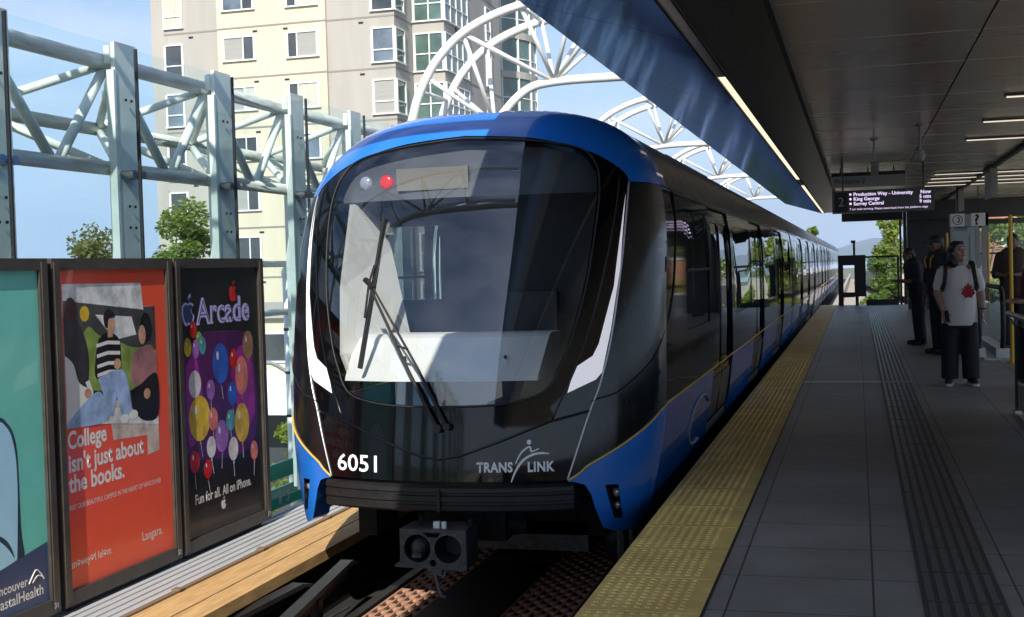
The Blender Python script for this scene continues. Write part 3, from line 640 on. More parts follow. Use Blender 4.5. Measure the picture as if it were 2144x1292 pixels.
for q in apple(7.865, 1.235, .15): dpoly('apple_core', q, P['navyp'], 4)
for q in apple(8.53, 1.36, .13): dpoly('red_apple', q, P['b1'], 5)
for q in apple(8.272, -.205, .075): dpoly('apple_emblem', q, P['white'], 3)
for i, (y, z, a, b, k) in enumerate(((8.0, 1.04, .045, .055, 'b6'), (7.84, .99, .05, .068, 'b2'), (7.945, .97, .05, .068, 'b5'), (8.045, .99, .048, .066, 'b4'), (7.92, 1.11, .05, .062, 'b1'),
        (8.3, .84, .12, .15, 'b3'), (8.62, .72, .1, .15, 'b7'), (8.6, .36, .115, .15, 'b2'), (7.97, .47, .15, .165, 'b2'), (8.28, .3, .1, .12, 'b5'), (7.88, .17, .07, .08, 'b1'), (8.06, .09, .06, .07, 'b1'), (7.92, .72, .085, .1, 'b8'), (8.14, .66, .06, .075, 'b5'), (8.46, .6, .07, .09, 'b3'), (8.74, .95, .085, .11, 'b9'), (8.45, .18, .075, .09, 'b8'), (8.12, .24, .065, .08, 'b8'), (8.78, .12, .06, .075, 'b7'), (8.16, .44, .07, .085, 'b7'), (8.42, .4, .065, .08, 'b4'), (8.5, .86, .06, .075, 'b1'))):
    dpoly('balloon', fell(y, z, a, b), P[k], 4+i % 5); dpoly('balloon_shine', fell(y-a*.35, z+b*.4, a*.14, b*.22), P['white'], 10)
    if i > 4: dpoly('balloon_string', [(y-.003, z-b), (y+.003, z-b), (y+.02*(i % 3)-.01, z-b-.12), (y+.02*(i % 3)-.016, z-b-.12)], P['ltgrey'], 2); dpoly('balloon_knot', [(y-.012, z-b-.02), (y+.012, z-b-.02), (y, z-b+.01)], P[k], 4+i % 5)
text('headline', 'Fun for all.', .1, (AX+.0008, 7.865, -.138), AY, AZ, P['white'], po, bold=.002, width=.365); text('headline', 'All on iPhone.', .1, (AX+.0008, 8.265, -.138), AY, AZ, P['white'], po, bold=.002, width=.45)
po = ad(4.94, 6.27, 'teal health poster with light blue shape and navy foot, cut by left picture edge', P['teal'], '31')
dpoly('blue_shape', cat([(5.3, .5), (5.55, .74), (5.8, .72), (5.864, .69), (5.915, .62), (5.945, .48), (5.945, .25), (5.92, -.07)], 5)+[(5.3, -.25)], P['sky'], 2)
dpoly('shape_outline', cat([(5.5, .76), (5.8, .745), (5.88, .705), (5.935, .63), (5.962, .48), (5.965, .1), (5.985, -.07), (5.915, -.07), (5.93, .1), (5.925, .46), (5.9, .6), (5.85, .68), (5.78, .71), (5.5, .73), (5.5, .76)], 4), P['dline'], 1)
dpoly('shape_crease', cat([(5.6, .1), (5.75, .1), (5.85, .04), (5.9, -.06), (5.84, .01), (5.74, .08), (5.6, .08)], 4), P['dline'], 3)
dpoly('foot_band', [(5.02, -.37), (6.19, -.37), (6.19, -.03), (5.95, -.07), (5.6, -.13), (5.02, -.2)], P['navyp'], 4)
text('brand_text', 'Vancouver', .075, (AX+.0022, 6.0, -.24), AY, AZ, P['white'], po, align='RIGHT', bold=.001)
text('brand_text', 'CoastalHealth', .085, (AX+.0022, 6.14, -.32), AY, AZ, P['white'], po, align='RIGHT', bold=.001)
q = MB(); q.tube([(AX+.0022, a, b) for a, b in cat([(6.01, -.235), (6.06, -.18), (6.085, -.17), (6.12, -.2), (6.145, -.235)], 5)], .004, 6); q.tube([(AX+.0022, a, b) for a, b in cat([(6.04, -.235), (6.09, -.205), (6.14, -.225)], 5)], .004, 6); q.build('mountain_emblem', P['white'], po)
# ------------------------------------------------------------------ green street sign and white pipe frame beside the panels
t = thing('green_sign', (-5.5, 11.3, -1.0), 'green street name sign with white letters low behind the fence glass', 'sign')
p = MB(); p.box(-5.53, -5.51, 10.4, 12.3, -.80, -.60); p.build('board', M['green'], t)
p = MB(); p.box(-5.53, -5.51, 10.4, 12.3, -.52, -.36); p.build('upper_board', M['green'], t)
p = MB(); p.tube([(-5.56, 10.6, -1.6), (-5.56, 10.6, -.3)], .02, 8); p.build('bracket', M['sign_grey'], t)
text('sign_text', 'e S', .16, (-5.505, 11.02, -.76), AY, AZ, M['letter'], t, bold=.005, space=1.35)
t = thing('pipe_frame', (-5.75, 12, -.6), 'white pipe frame with two level arms between panels and train', 'frame')
p = MB(); p.tube([(-5.8, 12.05, -2.5), (-5.8, 12.05, 1.5)], .075, 12); p.ell((-5.8, 12.05, 1.5), (.085, .085, .1)); p.build('upright', M['white'], t, True)
for z in (1.6, 1.1):
    p = MB(); p.tube([(-5.8, 12.05, z), (-5.8, 10.0, z)], .035, 10); p.build('arm', M['white'], t, True)
p = MB()
for z in (.9, .45, .0): p.bar((-5.72, 12.05, z), (-5.72, 11.75, z+.02), .04, .03)
p.build('bracket', M['steel'], t)
# ------------------------------------------------------------------ white arch trusses over the track
AR = cat([(-6.0, 2.4), (-5.95, 3.0), (-5.80, 3.52), (-5.66, 3.93), (-5.38, 4.36), (-4.93, 4.72), (-4.23, 4.96), (-3.3, 5.05), (-2.4, 4.95)], 5)
LC = cat([(-5.2, 2.6), (-5.0, 3.15), (-4.73, 3.55), (-4.355, 3.907), (-3.93, 4.012), (-3.03, 4.02), (-2.2, 4.02), (-1.6, 4.02)], 5)
def near(c, x): return min(c, key=lambda q: abs(q[0]-x))
first = None
for k, y0 in enumerate((16.0, 26.0, 36.6, 50.0, 5.6)):
    lb = ('nearest white tubular arch truss, rising in front of the tower', 'second white tubular arch truss along the track', 'third white tubular arch truss, small above the train roof', 'farthest white tubular arch truss, mostly hidden by the canopy', 'white arch truss over the nose, seen only as a reflection in the windscreen')[k]
    t = thing('arch_truss', (-5.9, y0, -.5), lb, 'arch truss', 'white arch trusses over the track')
    p = MB(); p.tube([(-6.0, y0, -1.0)]+[(x, y0, z) for x, z in AR], .062, 12); p.build('arch_tube', M['white'], t, True)
    p = MB(); p.tube([(-6.0, y0+1.15, -1.0)]+[(x, y0+1.15, z) for x, z in AR], .062, 12); p.build('arch_tube', M['white'], t, True)
    p = MB(); p.tube([(-5.3, y0+.57, -1.0)]+[(x, y0+.57, z) for x, z in LC], .062, 12); p.build('chord_tube', M['white'], t, True)
    for nx, tops in ((-3.96, (-5.05, -4.2, -3.5, -2.9)), (-4.78, (-5.86, -5.55, -5.0))):
        for tx in tops:
            for dy in (0, 1.15):
                a = near(LC, nx); b = near(AR, tx); p = MB(); p.tube([(a[0], y0+.57, a[1]), (b[0], y0+dy, b[1])], .03, 8); p.build('strut', M['white'], t, True)
    for tx in (-5.66, -5.0, -4.2, -3.4):
        b = near(AR, tx); p = MB(); p.tube([(b[0], y0, b[1]), (b[0], y0+1.15, b[1])], .028, 8); p.build('strut', M['white'], t, True)
# ------------------------------------------------------------------ apartment tower
t = bld = thing('apartment_building', (-30, 72, -9), 'tall cream and grey apartment tower with bay windows and green glass corner', 'building')
ZB, ZTOP, ST = -9, 44.3, 2.86
zf = [15.7+ST*k for k in range(-9, 11)]
def wallbox(nm, x0, x1, y0, y1, m):
    q = MB(); q.box(x0, x1, y0, y1, ZB, ZTOP); return q.build(nm, m, t)
wallbox('wall', -38.75, -35.2, 65, 80, M['gstucco']); wallbox('wall', -35.2, -28.45, 64.8, 80, M['cream']); wallbox('wall', -28.45, -24.42, 65, 80, M['gstucco'])
wallbox('wall', -24.42, -22.5, 67.9, 79.5, M['gstucco']); 
q = MB(); q.box(-42, -38.75, 69, 82, ZB, ZTOP); q.build('wall', M['gstucco'], t)
for bx in ((-38.77, -35.2, 64.985, 65.0), (-35.2, -28.44, 64.785, 64.8), (-28.45, -24.405, 64.985, 65.0), (-24.42, -24.405, 65, 67.9), (-22.5, -22.485, 72.6, 79.5)):
    for z in zf:
        if -5 < z < 27: q = MB(); q.box(*bx, z-.05, z+.05); q.build('storey_line', M['joint'], t)
q = MB()
for z in zf:
    for x, y in ((-37.0, 64.97), (-32.8, 64.77), (-30.9, 64.77), (-26.4, 64.97)): q.box(x-.14, x+.14, y, y+.05, z-.32, z-.22)
    q.box(-22.49, -22.46, 70.0, 70.2, z-.2, z+.05)
q.build('vent', M['ink'], t)
cnt = 0
def fwin(x0, x1, z0, z1, y, bars, panes, split=None):
    """window in a face turned to -y: frame part, pane sub-parts"""
    global cnt
    f = MB(); d = .07
    f.box(x0-.06, x0+d, y-.09, y, z0, z1); f.box(x1-d, x1+.06, y-.09, y, z0, z1); f.box(x0+d, x1-d, y-.09, y, z1-d, z1); f.box(x0-.1, x1+.1, y-.14, y, z0-.08, z0)
    for b in bars: f.box(b-d/2, b+d/2, y-.09, y, z0, z1-d)
    if split: f.box(x0+d, x1-d, y-.085, y, split-d/2, split+d/2)
    fo = f.build('window', M['wframe'], t)
    xs = [x0+d]+list(bars)+[x1-d]
    for i in range(len(xs)-1):
        q = MB(); q.box(xs[i], xs[i+1], y-.03, y-.002, z0, z1-d); q.build('pane', panes[i % len(panes)], fo)
def swin(y0, y1, z0, z1, x, bars, panes, split=None):
    f = MB(); d = .07
    f.box(x, x+.09, y0-.06, y0+d, z0, z1); f.box(x, x+.09, y1-d, y1+.06, z0, z1); f.box(x, x+.09, y0+d, y1-d, z1-d, z1); f.box(x, x+.14, y0-.05, y1+.05, z0-.08, z0)
    for b in bars: f.box(x, x+.09, b-d/2, b+d/2, z0, z1-d)
    if split: f.box(x, x+.085, y0+d, y1-d, split-d/2, split+d/2)
    fo = f.build('window', M['wframe'], t)
    q = MB(); q.box(x+.002, x+.03, y0+d, y1-d, z0, z1-d); q.build('pane', panes[0], fo)
pc = [M['pane'], M['pane'], M['pane_reflection'], M['pane'], M['curtain'], M['blind'], M['pane_reflection']]
for i, z in enumerate(zf[1:]):
    if z > 27: continue
    r = random.Random(i*5+2); A = lambda: r.choice(pc)
    if z < -4: continue
    fwin(-34.8, -32.85, z-1.83, z-.5, 64.8, (-33.55,), (A(), A()))
    fwin(-30.8, -28.95, z-1.9, z-.5, 64.8, (-30.2,), (A(), A()))
    fwin(-25.75, -24.44, z-2.5, z-.62, 65, (), (A(),), z-1.85)
    swin(65.02, 66.4, z-2.5, z-.62, -24.42, (), (M['pane_green'],), z-1.85)
    fwin(-38.7, -37.55, z-2.5, z-.62, 65, (), (A(),), z-1.85)
    fwin(-24.3, -22.55, z-2.7, z-.55, 67.9, (-23.4,), (M['pane_green'], M['pane_green']), z-1.75)
    swin(67.95, 72.3, z-2.7, z-.55, -22.5, (69.0, 70.1, 71.2), (M['pane_green'],), z-1.75)
    swin(76.2, 77.2, z-2.5, z-.4, -22.5, (), (M['pane_green'],), z-1.9)
    q = MB(); q.box(-38.95, -38.76, 65.2, 66.6, z-2.5, z-.5); q.build('side_bay', M['brick'], t)
# round glass corner bay at the back
cx, cy, rr = -28.0, 90.5, 5.0
ring = [(cx+rr*math.cos(R(a)), cy+rr*math.sin(R(a))) for a in range(-100, 62, 9)]
q = MB(); q.prism(ring+[(cx-3, cy+5), (cx-3, cy-5)], ZB, ZTOP, 'z'); q.build('glass_bay', M['pane_green'], t)
q = MB()
for z in zf:
    rg = [(cx+(rr+.12)*math.cos(R(a)), cy+(rr+.12)*math.sin(R(a))) for a in range(-100, 62, 9)]
    q.prism(rg+[(cx-3, cy+5.1), (cx-3, cy-5.1)], z-.35, z+.15, 'z')
q.build('floor_band', M['gstucco'], t)
q = MB()
for a in range(-100, 62, 18):
    x, y = cx+(rr+.03)*math.cos(R(a)), cy+(rr+.03)*math.sin(R(a)); q.box(x-.07, x+.07, y-.07, y+.07, ZB, ZTOP-.1)
for z in zf: 
    q.prism([(cx+(rr+.05)*math.cos(R(a)), cy+(rr+.05)*math.sin(R(a))) for a in range(-100, 62, 9)]+[(cx-2.9, cy+5), (cx-2.9, cy-5)], z-1.8, z-1.72, 'z')
q.build('mullion', M['wframe'], t)
q = MB(); q.box(-42.2, -22.3, 64.6, 92, ZTOP+.01, ZTOP+.6); q.build('roof', M['joint'], t)
# ------------------------------------------------------------------ street behind the fence
t = thing('shop_building', (-16, 33, -9), 'low cream shop building with dark windows and white awning behind the pipe frame', 'building')
q = MB(); q.box(-24, -11, 33, 42, -9, .25); q.build('wall', M['cream'], t)
q = MB(); q.box(-24.2, -10.8, 32.8, 42.2, .25, .5); q.build('roof', M['gstucco'], t)
for x in (-22, -18.7, -15.6, -13.0):
    q = MB(); q.box(x-1.25, x+1.25, 32.93, 33, -1.05, -.15); w1 = q.build('window', M['wframe'], t); q = MB(); q.box(x-1.17, x+1.17, 32.9, 32.93, -.98, -.22); q.build('pane', M['pane'], w1)
    q = MB(); q.box(x-1.4, x+1.4, 32.9, 33, -8.9, -2.45); w1 = q.build('shop_window', M['ink'], t); q = MB(); q.box(x-1.2, x+1.2, 32.87, 32.9, -8.4, -2.6); q.build('pane', M['pane'], w1)
q = MB(); q.add([(-23.5, 33, -1.3), (-11.2, 33, -1.3), (-11.2, 31.4, -2.2), (-23.5, 31.4, -2.2), (-23.5, 33, -1.4), (-11.2, 33, -1.4), (-11.2, 31.4, -2.4), (-23.5, 31.4, -2.4)], [(0, 1, 2, 3), (7, 6, 5, 4), (3, 2, 6, 7), (0, 3, 7, 4), (1, 5, 6, 2)]); q.build('awning', M['tee'], t)
q = MB(); q.box(-60, 60, 12, 24, -9.0, -8.96); struct('street', q, mat('asphalt', (.06, .06, .062), .9, noise=.2, nscale=3))
t = thing('street_lamp', (-11.5, 24, -9), 'grey street lamp with drooping arm seen beside the train', 'street lamp')
q = MB(); q.tube([(-11.5, 24, -9), (-11.5, 24, -.6), (-11.45, 23.9, -.2)], [.1, .07, .06], 10); q.build('pole', M['sign_grey'], t, True, 50)
q = MB(); q.tube(cat([(-11.5, 24, -.7), (-11.9, 23.7, -.35), (-12.3, 23.4, -.4)], 4), .04, 8); q.build('arm', M['sign_grey'], t, True)
q = MB(); q.ell((-12.5, 23.2, -.45), (.35, .2, .09)); q.build('lamp_head', M['metal_grey'], t, True)
# ------------------------------------------------------------------ trees
def tree(name, x, y, z0, h, rad, n, leaf, m, label, group=None, trunk=.18, low=.3, seed=1, bare=False):
    r = random.Random(seed); t = thing(name, (x, y, z0), label, 'tree', group)
    q = MB(); top = (x+r.uniform(-.3, .3), y, z0+h*.8)
    q.tube([(x, y, z0), (x+.1, y, z0+h*.3), (x-.05, y, z0+h*.55), top], [trunk, trunk*.8, trunk*.5, trunk*.15], 8)
    cl = []
    for i in range(26):
        zz = low+(1-low)*(i+.5)/26; a = r.uniform(0, 6.28); k = math.sin(math.pi*min(1, (1-zz)/(1-low)*.86+.08))**.7
        d = rad*k*r.uniform(.35, .95); c = Vector((x+d*math.cos(a), y+d*math.sin(a), z0+h*zz)); cl.append((c, rad*r.uniform(.2, .42)))
        b = Vector((x, y, z0+h*max(.15, zz-.22))); mid = (b+c)/2+Vector((0, 0, -.05*h*.3))
        q.tube([b, mid, c], [trunk*.28, trunk*.16, trunk*.06], 5)
    q.build('trunk', M['bark'], t, True)
    V = []; F = []
    for c, cr in cl:
        for _ in range(n//26):
            v = Vector((r.gauss(0, 1), r.gauss(0, 1), r.gauss(0, .8))); v = v.normalized()*cr*(r.random()**.4)
            p0 = c+v; d1 = Vector((r.gauss(0, 1), r.gauss(0, 1), r.gauss(0, .6))).normalized(); d2 = d1.cross(Vector((r.gauss(0, 1), r.gauss(0, 1), r.gauss(0, 1)))).normalized(); s = leaf*r.uniform(.6, 1.3)
            o = len(V); V += [p0-d1*s, p0+d2*s*.5, p0+d1*s, p0-d2*s*.5]; F.append((o, o+1, o+2, o+3))
    og = ORG[t.name]; me = bpy.data.meshes.new('crown'); me.from_pydata([v-og for v in V], [], F); me.update(); link('crown', me, m, t, og=og); return t
tree('broad_tree', -30.0, 45, -9, 12.1, 2.8, 13000, .12, M['leaf_olive'], 'olive toned tree left of the second fence post', low=.3, seed=3)
tree('broad_tree', -27.2, 46.5, -9, 13.25, 2.2, 13000, .12, M['leaf'], 'fresh green tree against the left edge of the tower', low=.3, seed=4)
tree('broad_tree', -14.2, 30, -9, 6.4, 1.3, 5200, .085, M['leaf_bright'], 'small yellow green tree before the shop windows', low=.35, seed=5)
tree('broad_tree', -33.5, 50, -9, 10.3, 2.6, 3000, .22, M['leaf_olive'], 'low olive tree, mostly hidden behind the red poster', low=.3, seed=6)
for i, (x, y, h, rad, mk, lb) in enumerate((
    (-9.0, 104, 13.5, 3.4, 'leaf_bright', 'bright green tree seen through the first train windows'), (-7.8, 122, 13.5, 3.4, 'leaf_bright', 'bright green tree seen through the rear windows of the first car'),
    (2.3, 74, 12.6, 1.7, 'leaf_bright', 'tall yellow green tree above the glass panel at the platform end'), (1.15, 66, 11.0, 1.1, 'leaf', 'green tree leaning behind the end gate post'), (3.4, 90, 13.2, 2.0, 'leaf', 'mid green tree just right of the tall yellow green one'),
    (1.0, 60, 8.6, 1.2, 'leaf', 'low bushy tree under the viaduct behind the glass panel'), (2.4, 58, 9.3, .9, 'leaf_bright', 'yellow green bush close behind the right of the glass panel'),
    (5.2, 58, 13.5, 2.2, 'leaf_bright', 'bright tree behind the left of the far window wall'), (8.2, 62, 12.5, 2.2, 'leaf_bright', 'bright tree behind the right of the far window wall'), (6.5, 52, 10.5, 1.8, 'leaf', 'low green tree in the far window wall'),
    (-2.3, 72, 12.2, 1.0, 'leaf', 'slender dark sapling above the far train roof'))):
    tree('broad_tree', x, y, -9, h, rad, 3200, .17 if y > 40 else .14, M[mk], lb, 'trees beyond the platform', low=.35, seed=20+i)
t = thing('brick_house', (11.5, 92, -9), 'red brick house with white window frames behind the far right trees', 'building')
q = MB(); q.box(8.8, 22, 92, 100, -9, 12); q.build('wall', M['brick'], t)
for x in (9.6, 12.2, 15):
    q = MB(); q.box(x, x+1.7, 91.9, 92, 2.0, 4.0); w1 = q.build('window', M['wframe'], t); q = MB(); q.box(x+.15, x+.78, 91.87, 91.9, 2.2, 3.8); q.box(x+.92, x+1.55, 91.87, 91.9, 2.2, 3.8); q.build('pane', M['pane'], w1)
# viaduct curving away and far mountains
V = MB(); pts = [(1.6+.0016*(s*s), 60+s*2.2) for s in range(0, 60)]
V.loft([[(x-.9, y, .55), (x+.9, y, .55), (x+.9, y, -.6), (x-.9, y, -.6)] for x, y in [(3.2-2.4*math.sin(a*.05), 70+a*2.0) for a in range(0, 40)]])
tag(recentre(V.build('viaduct', M['conc'])), 'pale concrete viaduct curving away past the platform end', 'viaduct')
V = []; F = []; r = random.Random(11); nx = 70
for j in range(9):
    for i in range(nx):
        x = -2600+5600*i/(nx-1); prof = 210*math.exp(-((x-900)/900)**2)+150*math.exp(-((x+1100)/700)**2)+45*math.sin(x*.0042)+24*math.sin(x*.013+1)+70
        hgt = prof*math.sin(math.pi*j/8)**1.2*(1+.1*r.uniform(-1, 1)); V.append((x, 5200+j*420, -9+hgt*.55))
for j in range(8):
    for i in range(nx-1): a = j*nx+i; F.append((a, a+1, a+nx+1, a+nx))
me = bpy.data.meshes.new('hills'); me.from_pydata(V, [], F); me.update(); tag(link('hills', me, mat('forest_slope', (.05, .08, .05), .95, noise=.3, nscale=.01), None, True), kind='structure')

# ------------------------------------------------------------------ summer haze in the air
q = MB(); q.box(-8000, 8000, -300, 9500, -10.5, 420); hb = tag(q.build('haze', None), kind='stuff')
hm_ = bpy.data.materials.new('haze_air'); hm_.use_nodes = True; n_ = hm_.node_tree.nodes; n_.remove(n_['Principled BSDF'])
pv = n_.new('ShaderNodeVolumePrincipled'); pv.inputs['Color'].default_value = (.78, .88, 1, 1); pv.inputs['Density'].default_value = .00016; pv.inputs['Anisotropy'].default_value = .3
hm_.node_tree.links.new(pv.outputs[0], n_['Material Output'].inputs['Volume']); hb.data.materials.append(hm_)
# ------------------------------------------------------------------ the train
XC, HW, ZS, ZT, PP, MM, DR, CZ, K0, K1 = -2.55, 1.31, 1.4, 2.605, 3.1, 4.5, .65, .116, .2, .075
def hwz(z): return HW-.16*max(0, .75-z)**2
def rho(u, z): return (abs(u/hwz(z))**PP+(max(0, z-ZS)/(ZT-ZS))**PP)**(1/PP)
def S(u, z):
    r = min(rho(u, z), 1); return 7.33+.06*(z-.2)+CZ*max(0, z-.2)**2+(K0-K1*max(0, min(1, (z-.6)/1.4)))*u*u+DR*(1-max(0, 1-r**MM)**(1/MM))
def usec(z): return hwz(z)*max(0, 1-min(1, max(0, z-ZS)/(ZT-ZS))**PP)**(1/PP)
def nf(off=0):
    def f(u, z):
        n = nn(u, z); return (XC+u+n[0]*off, S(u, z)+n[1]*off, z+n[2]*off)
    return f
def nn(u, z, e=.004):
    if rho(u, z) > .992:
        k = .985/rho(u, z); v = max(0, z-ZS); b = Vector((math.copysign((abs(u)/hwz(z))**(PP-1)/hwz(z), u), 0, (v/(ZT-ZS))**(PP-1)/(ZT-ZS)))
        return (b.normalized()+Vector((0, -.12, 0))).normalized()
    return Vector(((S(u+e, z)-S(u-e, z))/(2*e), -1, (S(u, z+e)-S(u, z-e))/(2*e))).normalized()
def sf(s, off=0): return lambda y, z: (XC+s*(usec(z)+off), y, z)
def sn(s): return lambda y, z: Vector((1*s, 0, -(usec(z+.01)-usec(z-.01))/.02)).normalized()
GR = []
for i in range(-24, 25):
    for j in range(-4, 52): GR.append((i*.05+.013, j*.05+.011))
for rr in (.86, .89, .915, .935, .95, .963, .973, .981, .988, .993, .997):
    for j in range(-5, 36): GR += [(s*hwz(j*.04)*rr, j*.04) for s in (-1, 1)]
    for a in range(1, 60):
        th = math.pi*a/60; GR.append((math.copysign(HW*rr*abs(math.cos(th))**(2/PP), math.cos(th)), ZS+(ZT-ZS)*rr*math.sin(th)**(2/PP)))
def rimz(z): return usec(z)*.9998
EDGE_R = cat([(.79, .16), (.845, .33), (.922, .578), (.985, .76), (1.045, 1.05), (1.09, 1.47), (1.108, 1.8), (1.11, 2.03)], 7)
BAND_R = cat([(1.11, 2.03), (1.075, 2.098), (.935, 2.2), (.74, 2.283), (.43, 2.355), (0, 2.39)], 6)
GLASS_R = cat([(0, .632), (.365, .643), (.6, .69), (.69, .76), (.725, .84), (.79, 1.0), (.875, 1.354), (.92, 1.75), (.925, 2.0), (.88, 2.16), (.76, 2.262), (.43, 2.325), (0, 2.362)], 6)
STR_R = cat([(.795, .158), (.86, .2), (.907, .242), (1.0, .295), (1.095, .352), (1.2, .428), (1.262, .488), (1.29, .53)], 5)
STR_R += [(rimz(.552), .552)]
mir = lambda pts: [(-u, z) for u, z in pts]
def full(right): return right+mir(right[::-1])[1 if right[-1][0] == 0 else 0:]
t = train = thing('metro_train', (XC, 9, -.8), 'long black and blue metro train numbered 6051 pulling in beside the yellow edge', 'train')
def pt(nm, outline, m, off=0, holes=(), parent=None, step=.035, s=1):
    return patch(nm, dens(outline, step), [dens(h, step) for h in holes], GR, nf(off), nn, m, parent or train)
glass_loop = full(GLASS_R)[:-1]
face = EDGE_R+BAND_R[1:]; face_loop = face+mir(face[::-1])[1:]
pt('front_mask', face_loop, M['black_gloss'], 0, [glass_loop])
ws = pt('windscreen', glass_loop, M['glass_ws'], -.002)
rim_up = [(math.copysign(HW*.9998*abs(math.cos(a))**(2/PP), math.cos(a)), ZS+(ZT-ZS)*.9998*math.sin(a)**(2/PP)) for a in [math.pi*k/90 for k in range(91)]]
arch = [p for p in rim_up if p[1] > 2.03]
brow = full(BAND_R)[::-1]       # left to right, low edge
brow_loop = [(rimz(2.03), 2.03)]+arch+[(-rimz(2.03), 2.03)]+brow
pt('roof_brow', brow_loop, M['blue'], .004)
SK = [(1.29, -.14), (1.15, -.205), (1.03, -.18), (.985, -.15), (.965, -.09), (.942, -.014), (.925, .06), (.891, .124), (.84, .143), (.795, .15)]
HL = [(1.0, .115), (1.075, .11), (1.09, -.115), (1.045, -.10)]
for s in (1, -1):
    mm = (lambda q: q) if s == 1 else mir
    rimdown = [(rimz(z), z) for z in [2.03-.05*k for k in range(30)] if z > .56]+[(rimz(.552), .552)]
    pt('nose_side', mm([p for p in EDGE_R if p[1] > .165]+rimdown+STR_R[::-1][1:]), M['grey_paint'], .001)
    rimd2 = [(rimz(z), z) for z in [.552-.05*k for k in range(14)]]
    sk = pt('nose_skirt', mm(STR_R[:-1]+rimd2+[(rimz(-.12), -.12)]+SK[1:]), M['blue'], .003, [mm(HL)])
    # the skirt's inner return and the lamp recess give it depth
    q = MB(); o = [nf(.003)(*p) for p in dens(mm(SK[1:]), .05, False)]; q.add(o+[(x-s*.02, y+.22, z) for x, y, z in o], [(i, i+1, len(o)+i+1, len(o)+i) for i in range(len(o)-1)]); q.build('skirt_return', M['blue'], sk)
    o = [Vector(nf(.003)(*p)) for p in mm(HL)]; c = sum(o, Vector())/4; b = [c+(p-c)*.72+Vector((0, .1, 0)) for p in o]
    q = MB(); q.add(o+b, [(i, (i+1) % 4, 4+(i+1) % 4, 4+i) for i in range(4)]+[(4, 5, 6, 7)]); hl = q.build('headlight', M['rubber'], train)
    q = MB(); q.ell(c+Vector((0, .07, .045)), (.03, .02, .03), 12, 8); q.build('lamp', M['lens'], hl, True)
    q = MB(); q.ell(c+Vector((0, .08, -.04)), (.024, .015, .024), 12, 8); q.build('lamp', M['lens'], hl, True)
    LED = [(1.098, 1.955), (1.094, 1.75), (1.086, 1.468), (1.04, 1.078), (.992, .815), (.957, .772), (.792, .696), (.834, .85), (.938, .92), (.972, .995), (1.052, 1.35), (1.082, 1.715)]
    pt('light_strip', mm(LED), M['led'], .004)
    q = MB(); q.tube([nf(.004)(*p) for p in mm(EDGE_R)], .006, 6); q.build('edge_highlight', M['highlight_grey'], train, True)  # pale tube drawn in for the highlight along the face edge
    q = MB(); q.tube([nf(.006)(*p) for p in mm(STR_R)], .007, 6); q.build('gold_line', M['gold'], train, True)
    q = MB(); q.tube([nf(.001)(*p) for p in mm(cat([(1.055, 2.08), (1.045, 1.81), (.975, 1.35), (.872, .94), (.70, .528)], 6))], .007, 6); q.build('mask_seam', M['black_gloss'], train, True)
for s in (1, -1):
    q = MB(); q.tube([nf(.003)(s*u, z) for u, z in cat([(.93, .635), (.964, .652), (1.072, .683), (1.177, .769), (1.252, .85), (1.29, .935)], 5)]+[sf(s, .003)(y, z) for y, z in cat([(8.42, 1.135), (8.65, 1.324), (8.8, 1.59), (8.96, 1.87), (9.05, 2.02)], 5)], .006, 6); q.build('cab_seam', M['buffer'], train, True)
q = MB(); q.tube([nf(.002)(*p) for p in dens([(-.92, .58), (-.68, .522), (-.39, .41), (-.14, .322), (0, .298), (.14, .322), (.39, .41), (.68, .522), (.92, .58)], .05, False)], .009, 6); q.build('chin_seam', M['black_gloss'], train, True)
q = MB(); q.tube([nf(.002)(*p) for p in full(cat([(0, .622), (.365, .633), (.61, .68), (.7, .755), (.74, .84), (.805, 1.0), (.89, 1.354), (.935, 1.75), (.94, 2.0), (.895, 2.17), (.77, 2.275), (.43, 2.338), (0, 2.375)], 6))], .006, 6); q.build('glass_gasket', M['buffer'], train, True)
# number and operator's mark on the black chin
txf = lambda u0, z0: (lambda x, y: nf(.004)(u0+x, z0+y))
text('number', '6051', .15, (0, 0, 0), (1, 0, 0), (0, 0, 1), M['letter'], train, bold=.0015, width=.305, fmap=txf(-.742, .207))
text('operator_name', 'TRANS', .084, (0, 0, 0), (1, 0, 0), (0, 0, 1), M['letter'], train, bold=.003, space=1.08, width=.225, fmap=txf(.243, .222))
text('operator_name', 'LINK', .084, (0, 0, 0), (1, 0, 0), (0, 0, 1), M['letter'], train, bold=.003, space=1.1, width=.16, fmap=txf(.555, .222))
def lm(px, py): return (.243+(px-360)/1430*.473, .222+(610-py)/145*.061)      # emblem drawn in its own grid
def stroke(pts, r0, r1):
    c = cat([lm(*p) for p in pts], 6); n = len(c); L_ = []; R_ = []
    for i, p in enumerate(c):
        a, b = c[max(0, i-1)], c[min(n-1, i+1)]; d = (b[0]-a[0], b[1]-a[1]); l = math.hypot(*d) or 1; k = r0+(r1-r0)*i/(n-1)
        k *= 1-.6*abs(2*i/(n-1)-1)**3; L_.append((p[0]-d[1]/l*k, p[1]+d[0]/l*k)); R_.append((p[0]+d[1]/l*k, p[1]-d[0]/l*k))
    return L_+R_[::-1]
pt('emblem', stroke([(1005, 765), (1090, 600), (1220, 450), (1400, 365), (1560, 345), (1700, 355)], .007, .007), M['letter'], .004, step=.02)
pt('emblem', stroke([(1090, 490), (1180, 350), (1290, 268), (1355, 255), (1375, 310), (1420, 310), (1515, 278)], .006, .005), M['letter'], .004, step=.02)
pt('emblem', [(lm(1337, 180)[0]+.0135*math.cos(a*.52), lm(1337, 180)[1]+.0155*math.sin(a*.52)) for a in range(12)], M['letter'], .004, step=.02)
